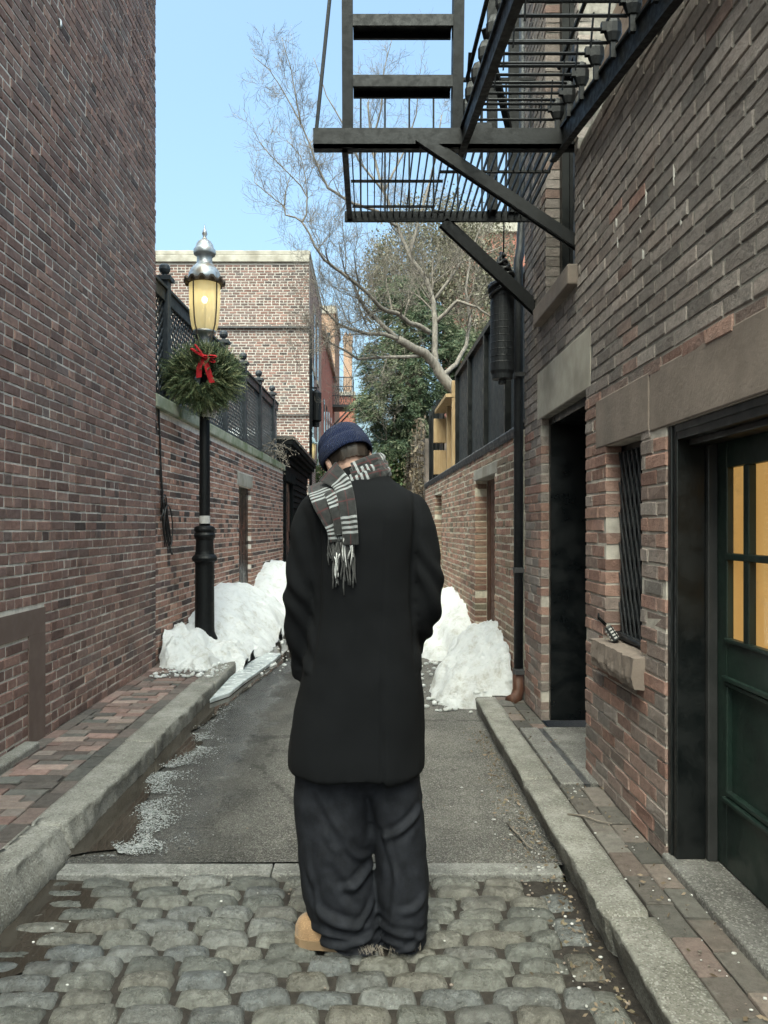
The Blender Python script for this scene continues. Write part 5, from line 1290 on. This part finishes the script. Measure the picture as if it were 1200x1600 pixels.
leafy('tall_conifer', 'dense dark evergreen standing behind the far pine frame', (4.4, 19, 0),
      [blob(800, 620, 19, 60, 70), blob(760, 650, 19, 60, 60), blob(820, 520, 19.5, 60, 70), blob(700, 690, 19, 40, 40)], 'conifer', 'darkbark', .2, 16000, .1, 0, .4, .3, 1)

# rough stone wall with dry creeper beyond the garden wall
T = thing('stone_wall', 'rough stone wall covered in dry creeper beyond the far black fence', 'wall', (1.15, 16.5, 0))
m = MB()
m.grid(lambda u, v: (1.0 + .08 * fbm((u * 14, v * 7, 2), 4), lerp(14.25, 20, u), lerp(0, 3.15, v) + .1 * mn.noise((u * 12, 3, 0)) * v), 70, 36); m.f = [q[::-1] for q in m.f]
m.box(1.1, 1.4, 14.25, 20, 0, 2.95)
m.grid(lambda u, v: (lerp(1.0, 1.4, u), 14.25 + .04 * mn.noise((u * 6, v * 9, 0)), lerp(0, 3.1, v)), 8, 30)
build(m, 'stonework', MT['brownstone'], T)
m = MB()
for _ in range(5200):
    y = random.uniform(14.2, 20); z = random.uniform(.1, 3.5)
    if mn.noise((y * 1.5, z * 1.5, 3)) < -.05: continue
    m.leaf((1.0 - abs(random.gauss(.04, .07)), y, z), random.uniform(.05, .12), .6, 0, (random.random(), 0, 0, 1))
build(m, 'dry_creeper', MT['dryleaf'], T, tint=True)
m = MB()
for k in range(40):
    y = random.uniform(14.4, 19.5); q = Vector((.97, y, .1)); pts = [q]
    for i in range(9): q = q + Vector((random.gauss(0, .03), random.gauss(0, .12), .36)); pts.append(Vector((min(q.x, .98), q.y, q.z)))
    m.tube(pts, [.014 * (1 - .07 * i) for i in range(10)], 5)
build(m, 'creeper_stems', MT['twig'], T)
# far brick block on the right behind the trees
T = thing('brick_house', 'pinkish brick house mostly hidden behind the tan tree on the right', 'building', (8, 42, 0))
m = MB(); m.box(4.6, 12, 40, 50, 0, 16.8); build(m, 'wall', MT['brick_red'], T)
m = MB(); m.box(4.4, 12.2, 39.8, 50.2, 16.801, 17.3); build(m, 'cornice', MT['greystone'], T)
for x0 in (5.4, 7.2, 9.0):
    for z0 in (5, 9, 13):
        m = MB(); m.box(x0, x0 + .9, 39.95, 40.05, z0, z0 + 2); build(m, 'window', MT['glassdark'], T)
# ------------------------------------------------------------------ the person in the long black coat
random.seed(3)
PD = 2.70; KX = PD / 1200.0
def PX(x): return (x - 580) * KX
def PZ(y): return 1.45 - (y - 824) * KX
PB = Vector((-.03, 2.70, 0))
P = thing('person', 'person from behind in navy beanie, check scarf, long black coat and wide jeans', 'person', tuple(PB))
def ring(mb, rings, n=40, cap=True):
    """loft of superellipse rings (z, x, y, hw, hd, power)"""
    o = len(mb.v)
    for (z, x, y, hw, hd, pw) in rings:
        for k in range(n):
            t = 2 * math.pi * k / n; c, s = math.cos(t), math.sin(t)
            mb.v.append((x + hw * math.copysign(abs(c) ** (2 / pw), c), y + hd * math.copysign(abs(s) ** (2 / pw), s), z))
    for i in range(len(rings) - 1):
        for k in range(n):
            k2 = (k + 1) % n; mb.f.append((o + i * n + k, o + i * n + k2, o + (i + 1) * n + k2, o + (i + 1) * n + k)); mb.m.append(0); mb.t.append((.5,) * 4)
    if cap:
        mb.f.append(tuple(o + k for k in range(n))[::-1]); mb.m.append(0); mb.t.append((.5,) * 4)
        e = o + (len(rings) - 1) * n; mb.f.append(tuple(e + k for k in range(n))); mb.m.append(0); mb.t.append((.5,) * 4)
# coat body: (photo y, left, right, half depth, y centre, power)
CT = [(1200, 449, 665, .205, 2.72, 2.5), (1180, 449, 665, .203, 2.72, 2.5), (1150, 455, 664, .197, 2.72, 2.5), (1100, 463, 663, .188, 2.72, 2.45), (1050, 473, 661, .178, 2.715, 2.4), (1000, 482, 657, .168, 2.715, 2.4), (950, 489, 650, .158, 2.71, 2.35),
      (920, 490, 647, .152, 2.705, 2.3), (880, 487, 648, .150, 2.70, 2.3), (840, 482, 652, .150, 2.70, 2.3), (810, 475, 656, .146, 2.70, 2.3), (790, 472, 656, .138, 2.705, 2.25), (775, 478, 648, .126, 2.715, 2.2), (762, 493, 633, .112, 2.725, 2.1), (750, 510, 616, .10, 2.735, 2.0), (741, 522, 607, .092, 2.74, 2.0)]
def coat_ring(py):
    tab = sorted(CT); f = lambda i: interp([(r[0], r[i]) for r in tab], py)
    l_, r_ = f(1), f(2); return PX((l_ + r_) / 2), (r_ - l_) / 2 * KX, f(3), f(4), f(5)
def coat_back(x, py):
    cx, hw, hd, cy, pw = coat_ring(py); t = min(.985, abs((x - cx) / hw)); return cy - hd * (1 - t ** pw) ** (1 / pw)
m = MB(); rr = []
for py in [1200 - i * 9 for i in range(51)] + [741]:
    cx, hw, hd, cy, pw = coat_ring(py); rr.append((PZ(py), cx, cy, hw, hd, pw))
ring(m, rr, 64)
def sleeve(pts):
    Q = [Vector((PX(x), y, PZ(z))) for (x, z, y, r_) in pts]; RR = [r_ * KX for (_, _, _, r_) in pts]
    # resample smoothly
    o, ro = [], []
    for i in range(len(Q) - 1):
        for k in range(6):
            t = k / 6; a = Q[max(i - 1, 0)]; b = Q[i]; c = Q[i + 1]; d = Q[min(i + 2, len(Q) - 1)]
            o.append(.5 * ((2 * b) + (c - a) * t + (2 * a - 5 * b + 4 * c - d) * t * t + (3 * b - a - 3 * c + d) * t ** 3)); ro.append(lerp(RR[i], RR[i + 1], t))
    o.append(Q[-1]); ro.append(RR[-1]); m.tube(o, ro, 20)
sleeve([(508, 785, 2.71, 22), (497, 797, 2.71, 29), (486, 830, 2.70, 31), (479, 870, 2.70, 30.5), (474, 910, 2.70, 29), (471, 950, 2.71, 27.5), (472, 990, 2.73, 25), (474, 1030, 2.755, 22.5), (476, 1062, 2.775, 21)])
sleeve([(620, 785, 2.71, 22), (640, 797, 2.71, 29), (652, 830, 2.70, 31), (661, 870, 2.695, 29), (666, 910, 2.69, 26.5), (666, 945, 2.70, 25.5), (659, 975, 2.745, 25), (648, 1003, 2.80, 24), (640, 1025, 2.84, 22)])
xv = PX(598)
def coatdisp(p, n):
    x, y, z = p; d = 0
    # soft drape: long vertical flutes low down, pulls at elbow and armhole
    low = sstep(1.2, .65, z)
    d += low * .006 * math.sin(x * 24 + 2.2 * math.sin(z * 2.2) + y * 9) + low * .008 * mn.noise((x * 4, y * 4, z * 1.4))
    d += .006 * mn.noise((x * 7, y * 7, z * 5)) + .0035 * mn.noise((x * 16, y * 16, z * 11))
    arm = 1 if (x < PX(492) or x > PX(648)) and z > .95 else 0
    if arm: d += .006 * math.sin((z * 1.0 + x * 1.6) * 46 + 3 * mn.noise((x * 6, y * 6, z * 6))) * sstep(1.5, 1.3, z)
    for (gx, sg) in ((interp([(.95, 489), (1.2, 500), (1.5, 499), (1.6, 500)], z), 1), (interp([(.95, 652), (1.2, 643), (1.5, 648), (1.6, 646)], z), -1)):
        d -= .013 * math.exp(-((x - PX(gx)) / .010) ** 2) * sstep(.95, 1.05, z) * sstep(1.60, 1.52, z)
    # centre back seam and vent
    if y < 2.72:
        sx = xv + .012 * sstep(1.0, 1.6, z)
        d -= .0025 * math.exp(-((x - sx) / .006) ** 2) * sstep(1.62, 1.5, z)
        if z < .98: d -= .007 * math.exp(-((x - sx + .004) / .005) ** 2) * sstep(.98, .9, z)
        if z < .98: d += .008 * sstep(-.004, .004, x - sx) * math.exp(-max(0, x - sx) * 9) * sstep(.98, .8, z) * 1.2
    if z < .60: d -= 0
    return p + n * d
fuse(m, 'coat', MT['coat'], P, .0085, coatdisp, 3)
# coat collar
m = MB()
def collar(u, v):
    t = lerp(math.pi * .98, math.pi * 2.02, u); rx = lerp(.098, .080, v) + .012 * (1 - abs(2 * v - 1)); ry = lerp(.098, .075, v) + .010
    c = px(566, 742, 2.735); return (c.x + rx * math.cos(t), 2.752 + ry * math.sin(t), lerp(1.600, 1.668, v) - .018 * math.cos(t) ** 2)
m.grid(collar, 40, 8)
o = build(m, 'collar', MT['coat'], P, smooth=True); sld = o.modifiers.new('th', 'SOLIDIFY'); sld.thickness = .012
# sleeve cuff strap with button
m = MB(); cc = Vector((PX(474), 2.77, PZ(1046)))
m.tube([cc + Vector((.047 * math.cos(t), .047 * math.sin(t), .012 * math.sin(t * .5))) for t in [i * math.pi / 12 for i in range(25)]], .006, 6); build(m, 'cuff_strap', MT['coat'], P, smooth=True)

# jeans
m = MB()
LEG = [[(1190, 462, 570, .135, 2.715), (1250, 458, 578, .135, 2.712), (1300, 462, 583, .132, 2.71), (1345, 467, 578, .130, 2.71), (1400, 473, 587, .130, 2.705), (1440, 487, 592, .126, 2.70), (1462, 506, 597, .116, 2.695), (1478, 524, 600, .10, 2.685)],
       [(1190, 560, 655, .130, 2.715), (1250, 574, 661, .130, 2.712), (1300, 582, 665, .128, 2.71), (1345, 588, 668, .126, 2.705), (1400, 589, 669, .124, 2.70), (1440, 596, 666, .120, 2.695), (1462, 600, 662, .115, 2.695), (1479, 605, 657, .108, 2.695)]]
for lg in LEG:
    rr = []
    for py in [1479 - i * 7 for i in range(42)]:
        f = lambda i: interp([(r[0], r[i]) for r in lg], py); rr.append((PZ(py) + .003, PX((f(1) + f(2)) / 2), f(4), (f(2) - f(1)) / 2 * KX, f(3), 2.3))
    ring(m, rr, 40)
m.ell((PX(562), 2.715, .66), (.20, .135, .16), n=24)
FO = []   # fold ridges: (x0,z0,x1,z1,height,width)
for (x0, y0, x1, y1, h, w_) in ((500, 1215, 545, 1290, .010, .016), (512, 1280, 530, 1310, .008, .012), (600, 1290, 655, 1250, .012, .014), (600, 1280, 620, 1355, .009, .013), (535, 1365, 580, 1345, .013, .016), (490, 1345, 505, 1410, .008, .012), (500, 1400, 560, 1420, .013, .018), (505, 1450, 590, 1435, .012, .012), (555, 1425, 582, 1395, .010, .012), (515, 1470, 598, 1455, .010, .010), (612, 1462, 655, 1440, .011, .011), (608, 1475, 655, 1465, .010, .009), (625, 1400, 660, 1380, .007, .014), (480, 1300, 490, 1360, .006, .014), (545, 1300, 575, 1330, .010, .014), (520, 1330, 560, 1395, -.010, .018), (610, 1330, 600, 1420, -.008, .016)):
    FO.append((PX(x0), PZ(y0), PX(x1), PZ(y1), h, w_))
def jeandisp(p, n):
    x, y, z = p; d = .010 * mn.noise((x * 9, y * 9, z * 6)) + .005 * mn.noise((x * 20, y * 20, z * 15))
    if y < 2.74:
        for (x0, z0, x1, z1, h, w_) in FO:
            dx, dz = x1 - x0, z1 - z0; L2 = dx * dx + dz * dz; t = max(-.15, min(1.15, ((x - x0) * dx + (z - z0) * dz) / L2))
            bow = .012 * math.sin(math.pi * max(0, min(1, t)))
            ex, ez = x - x0 - dx * t, z - z0 - dz * t + bow; q = math.sqrt(ex * ex + ez * ez) / w_
            s_ = (dz * ex - dx * ez)
            d += 1.25 * h * (math.exp(-q * q) - .55 * math.exp(-((q - 1.5) ** 2) * 1.6)) * math.sin(math.pi * max(0, min(1, (t + .15) / 1.3)))
    st = sstep(.16, .03, z); d += st * .007 * math.sin(z * 150 + x * 22 + 3 * mn.noise((x * 7, y * 7, 1)))
    q = p + n * d
    if q.z < .014: q.z = .014 + .004 * mn.noise((x * 40, y * 40, 0))
    return q
J = fuse(m, 'jeans', MT['jeans'], P, .0085, jeandisp, 2)
m = MB()
for _ in range(90):
    L_ = random.random() < .65; x = PX(random.uniform(552, 601)) if L_ else PX(random.uniform(608, 655)); y = 2.585 + random.uniform(0, .02) if L_ else 2.592 + random.uniform(0, .02)
    p = Vector((x, y, .03 + random.uniform(0, .012))); d = Vector((random.gauss(0, .7), -abs(random.gauss(.5, .3)), -.8)).normalized()
    ln = random.uniform(.012, .034); m.tube([p, p + d * ln * .5 + gauss3(.003), Vector((p.x + d.x * ln, p.y + d.y * ln, max(.014, p.z + d.z * ln)))], .0009, 3)
build(m, 'frayed_hem', MT['twig'], J)

# boots
def boot(heel, toe, mat, label=None):
    h = Vector(heel); t = Vector(toe); d = t - h; L_ = d.length; d.normalize(); s = Vector((-d.y, d.x, 0)); m = MB()
    wid = lambda u: interp([(0, .030), (.06, .036), (.25, .038), (.5, .042), (.72, .049), (.88, .044), (.96, .030), (1, .012)], u)
    hei = lambda u: interp([(0, .09), (.2, .13), (.4, .128), (.55, .108), (.7, .09), (.85, .079), (.95, .066), (1, .04)], u)
    N_ = 26
    for i in range(N_ + 1):
        u = i / N_; 
        for k in range(16):
            a = math.pi * k / 15; c_, s_ = math.cos(a), math.sin(a)
            q = h + d * L_ * u + s * wid(u) * math.copysign(abs(c_) ** .75, c_) + Vector((0, 0, .022 + hei(u) * abs(s_) ** .8)); m.v.append(tuple(q))
    for i in range(N_):
        for k in range(15): a = i * 16 + k; m.f.append((a, a + 1, a + 17, a + 16)); m.m.append(0); m.t.append((.5,) * 4)
    m.f.append(tuple(range(16))); m.m.append(0); m.t.append((.5,) * 4); m.f.append(tuple(N_ * 16 + k for k in range(16))[::-1]); m.m.append(0); m.t.append((.5,) * 4)
    m.tube([h + d * .07 + Vector((0, 0, .09)), h + d * .07 + Vector((0, 0, .15))], [.044, .042], 14)
    B_ = build(m, 'boot', MT[mat], P, smooth=True, label=label)
    m = MB(); top = []
    for i in range(N_ + 1): u = i / N_; top.append(h + d * L_ * u + s * (wid(u) + .005))
    for i in range(N_, -1, -1): u = i / N_; top.append(h + d * L_ * u - s * (wid(u) + .005))
    n = len(top); m.add([p + Vector((0, 0, z)) for z in (.004, .030) for p in top], [tuple(range(n))[::-1], tuple(range(n, 2 * n)), *[(i, (i + 1) % n, n + (i + 1) % n, n + i) for i in range(n)]])
    m.add([p * 1 + Vector((0, 0, z)) for z in (.0305, .034) for p in top], [tuple(range(n, 2 * n)), *[(i, (i + 1) % n, n + (i + 1) % n, n + i) for i in range(n)]])
    build(m, 'sole', MT['sole'] if mat == 'nubuck' else MT['bootdark'], B_)
boot((-.035, 2.628, .005), (-.262, 2.685, .005), 'nubuck', 'tan nubuck boot turned out to the left')
boot((.105, 2.625, .012), (.13, 2.88, .012), 'nubuck')

# body: one skin, mostly under the clothes
HC = px(541, 713, 2.79)                                  # head centre
pitch, roll, yaw = R(32), R(-12), R(18)
HR = Matrix.Rotation(yaw, 3, 'Z') @ Matrix.Rotation(roll, 3, 'Y') @ Matrix.Rotation(-pitch, 3, 'X')   # face looks down and left
def H(x, y, z): return HC + HR @ Vector((x, y, z))
m = MB()
m.ell(HC, (.074, .094, .098), HR, 24); m.ell(H(0, .028, -.055), (.058, .066, .066), HR, 20); m.ell(H(0, .055, -.098), (.03, .03, .025), HR, 14)
m.ell(H(0, .100, -.035), (.014, .020, .026), HR, 12); m.ell(H(0, .106, -.050), (.017, .014, .012), HR, 12)
m.ell(H(0, .084, -.076), (.025, .014, .008), HR, 12); m.ell(H(0, .082, -.086), (.022, .014, .008), HR, 12); m.ell(H(-.03, .078, .005), (.026, .014, .008), HR, 12); m.ell(H(.03, .078, .005), (.026, .014, .008), HR, 12)
for s in (-1, 1):
    m.ell(H(s * .077, -.008, -.030), (.009, .020, .031), HR @ Matrix.Rotation(R(12), 3, 'X'), 14); m.ell(H(s * .082, -.016, -.022), (.007, .012, .022), HR, 10)
m.tube([H(0, -.015, -.05), px(552, 738, 2.755), px(560, 760, 2.73), Vector((-.035, 2.72, 1.45))], [.058, .054, .060, .10], 18)
for py in (0,): pass
rr = []
for py in [1190 - i * 20 for i in range(21)]: cx, hw, hd, cy, pw = coat_ring(py); rr.append((PZ(py), cx, cy, hw * .74, hd * .68, 2.2))
ring(m, rr, 24)
def arm(pts): m.tube([Vector((PX(x), y, PZ(z))) for (x, z, y, _) in pts], [r_ for *_, r_ in pts], 12)
arm([(505, 795, 2.71, .045), (480, 870, 2.70, .045), (472, 930, 2.71, .038), (475, 1020, 2.755, .028), (480, 1062, 2.785, .026)])
arm([(635, 795, 2.71, .045), (660, 870, 2.695, .043), (666, 930, 2.70, .038), (645, 1003, 2.80, .028), (632, 1030, 2.845, .026)])
def hand(w, d, side):
    w = Vector(w); d = Vector(d).normalized(); s = d.cross(Vector((0, 1, 0))).normalized() * side; nn = d.cross(s)
    m.ell(w + d * .045, (.018, .036, .048), Matrix((nn, s, d)).transposed(), 14)
    for k, ln in enumerate((.070, .078, .073, .058)):
        b = w + d * .08 + s * (.026 - .0175 * k); m.tube([b - d * .02, b + d * ln * .45 + nn * .006, b + d * ln * .75 + nn * .018, b + d * ln * .92 + nn * .034], [.0085, .0082, .0076, .006], 8)
    b = w + d * .025 + s * .03; m.tube([b, b + (d * .5 + s * .7).normalized() * .03, b + (d * .9 + s * .45).normalized() * .06 + nn * .012], [.012, .010, .007], 8)
hand((PX(480), 2.785, PZ(1062)), (.25, .25, -1), 1); hand((PX(632), 2.845, PZ(1030)), (-.3, .3, -1), -1)
for x in (525, 618): m.tube([(PX(x + 5), 2.715, .62), (PX(x), 2.70, .36), (PX(x), 2.68, .11)], [.07, .055, .042], 14)
fuse(m, 'body', MT['skin'], P, .0065, None, 2)
for s in (-1, 1):
    m = MB(); m.ell(H(s * .031, .079, -.012), (.012, .010, .009), HR, 12); build(m, 'eye', MT['plate'], P, smooth=True)
# hair under the hat
m = MB()
def hairf(u, v):
    t = 2 * math.pi * u; ph = lerp(-.55, .6, v); front = max(0, math.sin(t)); zz = lerp(-.062 + .05 * front + .012 * math.cos(t) ** 2, .05, v)
    k = math.sqrt(max(.05, 1 - (zz / .108) ** 2)); e = .004 * mn.noise((math.cos(t) * 14, math.sin(t) * 14, v * 2))
    return H((.080 + e) * k * math.cos(t), (.101 + e) * k * math.sin(t) - .002, zz + .010 * mn.noise((math.cos(t) * 20, math.sin(t) * 20, 0)) * (1 - v))
m.grid(hairf, 72, 10, 0, True); build(m, 'hair', MT['hair'], P, smooth=True)
# knitted beanie: body and turned-up cuff
m = MB(); m.uv = []
NU, NV = 96, 40
def hatf(u, v):
    t = 2 * math.pi * u; c, s = math.cos(t), math.sin(t)
    prof = [(0, .086, -.014), (.06, .0935, -.019), (.12, .0972, -.010), (.30, .0985, .008), (.40, .0965, .030), (.45, .0900, .036), (.52, .0905, .050), (.65, .082, .074), (.78, .064, .094), (.9, .036, .107), (1, .002, .111)]
    r_ = interp([(a, b) for a, b, _ in prof], v); z = interp([(a, b_) for a, _, b_ in prof], v)
    z += .012 * s * (1 if v < .5 else .4) - .004 * (c * c) * (v < .45) - .003 * math.sin(2 * t)
    r_ *= 1 + .018 * mn.noise((c * 2.2, s * 2.2, v * 4)); 
    cr = .007 * math.exp(-((math.sin(t - 2.2 - v)) / .16) ** 2) * sstep(.55, .9, v)
    return H(r_ * c, r_ * 1.19 * s - .004, z + .006 - cr)
m.grid(hatf, NU, NV, 0, False)
m.uv = [(i / NU, (j / NV) * .9) for j in range(NV + 1) for i in range(NU + 1)]
o = build(m, 'beanie', MT['knit'], P, smooth=True); ss = o.modifiers.new('s', 'SUBSURF'); ss.levels = 1; ss.render_levels = 1
sld = o.modifiers.new('th', 'SOLIDIFY'); sld.thickness = .004; sld.offset = -1

# scarf
SC = None
def band(name, pts, wid, nrm, th=.006, uv0=(0, 0), mat='scarf', parent=None, ns=6, curl=.0, wob=.003):
    """a strip of cloth: centre points, per-point (width, direction), lying on normals nrm"""
    pts = [Vector(p) for p in pts]; o, W_, N_, S_ = [], [], [], []
    K_ = 7; acc = 0
    for i in range(len(pts) - 1):
        for k in range(K_):
            t = k / K_; a = pts[max(i - 1, 0)]; b = pts[i]; c = pts[i + 1]; d = pts[min(i + 2, len(pts) - 1)]
            o.append(.5 * ((2 * b) + (c - a) * t + (2 * a - 5 * b + 4 * c - d) * t * t + (3 * b - a - 3 * c + d) * t ** 3))
            W_.append(lerp(wid[i], wid[i + 1], t)); N_.append(Vector(nrm[i]).lerp(Vector(nrm[i + 1]), t).normalized())
    o.append(pts[-1]); W_.append(wid[-1]); N_.append(Vector(nrm[-1]).normalized())
    m = MB(); m.uv = []; n = len(o); s = 0
    for i in range(n):
        d = (o[min(i + 1, n - 1)] - o[max(i - 1, 0)]).normalized(); sd = d.cross(N_[i]).normalized()
        if i: s += (o[i] - o[i - 1]).length
        for j in range(ns + 1):
            q = j / ns * 2 - 1; p = o[i] + sd * q * W_[i] / 2 + N_[i] * (curl * (1 - q * q) + wob * math.sin(q * 5 + i * .35) + wob * 1.5 * mn.noise((i * .2, q * 2, uv0[0] * 9)))
            m.v.append(tuple(p)); m.uv.append((uv0[0] + s, uv0[1] + q * W_[0] / 2))
    for i in range(n - 1):
        for j in range(ns): a = i * (ns + 1) + j; m.f.append((a, a + 1, a + ns + 2, a + ns + 1)); m.m.append(0); m.t.append((.5,) * 4)
    ob = build(m, name, MT[mat], parent or P, smooth=True); sl_ = ob.modifiers.new('th', 'SOLIDIFY'); sl_.thickness = th; sl_.offset = 0
    su = ob.modifiers.new('s', 'SUBSURF'); su.levels = su.render_levels = 1
    return ob
nb = Vector((0, -1, .25))
# neck wrap: rolled folds round the neck, low on the left
NC = px(557, 738, 2.75)
def wrap(t, lift, rr, tilt=.040): return NC + Vector((rr * 1.12 * math.cos(t), rr * math.sin(t), lift + tilt * math.cos(t) * .9 - .012))
WR = []
for lift, rr, w_, uu in ((.000, .090, .052, .0), (.024, .081, .045, .06), (-.020, .098, .045, .33)):
    T0, T1 = (-1.72, 3.75); n_ = 22
    ts = [lerp(T0, T1, i / n_) for i in range(n_ + 1)]
    nm = [Vector((math.cos(t), math.sin(t), .35)) for t in ts]
    ob = band('scarf', [wrap(t, lift, rr) for t in ts], [w_] * (n_ + 1), nm, .008, (uu, .19), curl=.010) if SC is None else band('scarf_fold', [wrap(t, lift, rr) for t in ts], [w_] * (n_ + 1), nm, .008, (uu, .19), curl=.010, parent=SC)
    SC = SC or ob
def onback(x, y, off): 
    X = PX(x); q = Vector((X, coat_back(X, max(y, 752)) - off, PZ(y))); return q
def tail(name, P_, W_, off, uv0, twist=0):  # a scarf end on the coat back
    pts = [onback(x, y, off + o_) for (x, y, o_) in P_]; return band(name, pts, [w_ * KX for w_ in W_], [Vector((-.12, -1, .18))] * len(pts), .005, uv0, parent=SC)
tail('scarf_tail', [(504, 752, .008), (508, 768, .010), (514, 788, .012), (522, 806, .012), (531, 826, .010), (533, 846, .008)], [52, 48, 42, 37, 34, 32], .006, (-.06, .145))
tail('scarf_tail', [(513, 738, .030), (524, 747, .032), (535, 758, .030), (542, 776, .026), (546, 800, .022), (549, 828, .018), (550, 850, .014)], [40, 33, 29, 26, 25, 24, 24], .012, (.108, .19))
tail('scarf_tail', [(520, 768, .016), (527, 782, .018), (533, 798, .018), (538, 816, .016), (541, 834, .014)], [26, 26, 28, 28, 30], .010, (.0, .19))
# fringe strands
def fringe(x0, x1, y0, y1, n, mats, off):
    for mk in mats:
        m = MB()
        for i in range(n):
            x = lerp(x0, x1, (i + .5) / n) + random.gauss(0, .8); yb = y0 + random.gauss(0, 3); ye = y1 + random.gauss(0, 7); k_ = random.gauss(0, 4); pts = []
            for j in range(8):
                t = j / 7; pts.append(onback(x + k_ * t + 1.6 * math.sin(t * 6 + i), lerp(yb, ye, t), off + .004 * random.random() + .003 * math.sin(t * 5 + i)))
            m.tube(pts, [.0022 * (1 - .25 * math.sin(j * 2.1 + i)) for j in range(8)], 5)
        build(m, 'fringe', MT[mk], SC, smooth=True)
fringe(514, 540, 832, 872, 13, ('fringeD',), .012); fringe(524, 555, 846, 908, 14, ('fringeD',), .012)
fringe(538, 556, 822, 872, 6, ('fringeW',), .022); fringe(523, 534, 862, 908, 3, ('fringeW',), .014)
# ------------------------------------------------------------------ camera, sky, sun
cd = bpy.data.cameras.new('camera'); cam = link(bpy.data.objects.new('camera', cd))
cam.location = (0, 0, 1.45); cam.rotation_euler = (R(90), 0, 0)
cd.sensor_fit = 'VERTICAL'; cd.sensor_height = 36; cd.lens = 27; cd.shift_x = 20 / 1600; cd.shift_y = 24 / 1600; cd.clip_start = .05; cd.clip_end = 1000
sc.camera = cam
SUN_EL, SUN_AZ = 60, 165        # high thin overcast light from behind the camera, spread very wide
w = bpy.data.worlds.new('World'); sc.world = w; w.use_nodes = True; nt = w.node_tree
sky = nt.nodes.new('ShaderNodeTexSky'); sky.sky_type = 'NISHITA'; sky.sun_disc = False
sky.sun_elevation = R(SUN_EL); sky.sun_rotation = R(-SUN_AZ); sky.altitude = 0; sky.air_density = 1.0; sky.dust_density = 8; sky.ozone_density = 1.1
nt.links.new(sky.outputs[0], nt.nodes['Background'].inputs[0]); nt.nodes['Background'].inputs[1].default_value = .15
sd = bpy.data.lights.new('sun', 'SUN'); so = link(bpy.data.objects.new('sun', sd)); sd.energy = 1.3; sd.angle = R(62); sd.color = (1, .97, .92)
v = Vector((math.sin(R(-SUN_AZ)) * math.cos(R(SUN_EL)), math.cos(R(SUN_AZ)) * math.cos(R(SUN_EL)), math.sin(R(SUN_EL))))
so.rotation_euler = v.to_track_quat('Z', 'Y').to_euler()
sc.view_settings.view_transform = 'Standard'; sc.view_settings.look = 'None'; sc.view_settings.exposure = 1.68; sc.view_settings.gamma = 1
sc.view_settings.use_white_balance = True; sc.view_settings.white_balance_temperature = 6150; sc.view_settings.white_balance_tint = -9
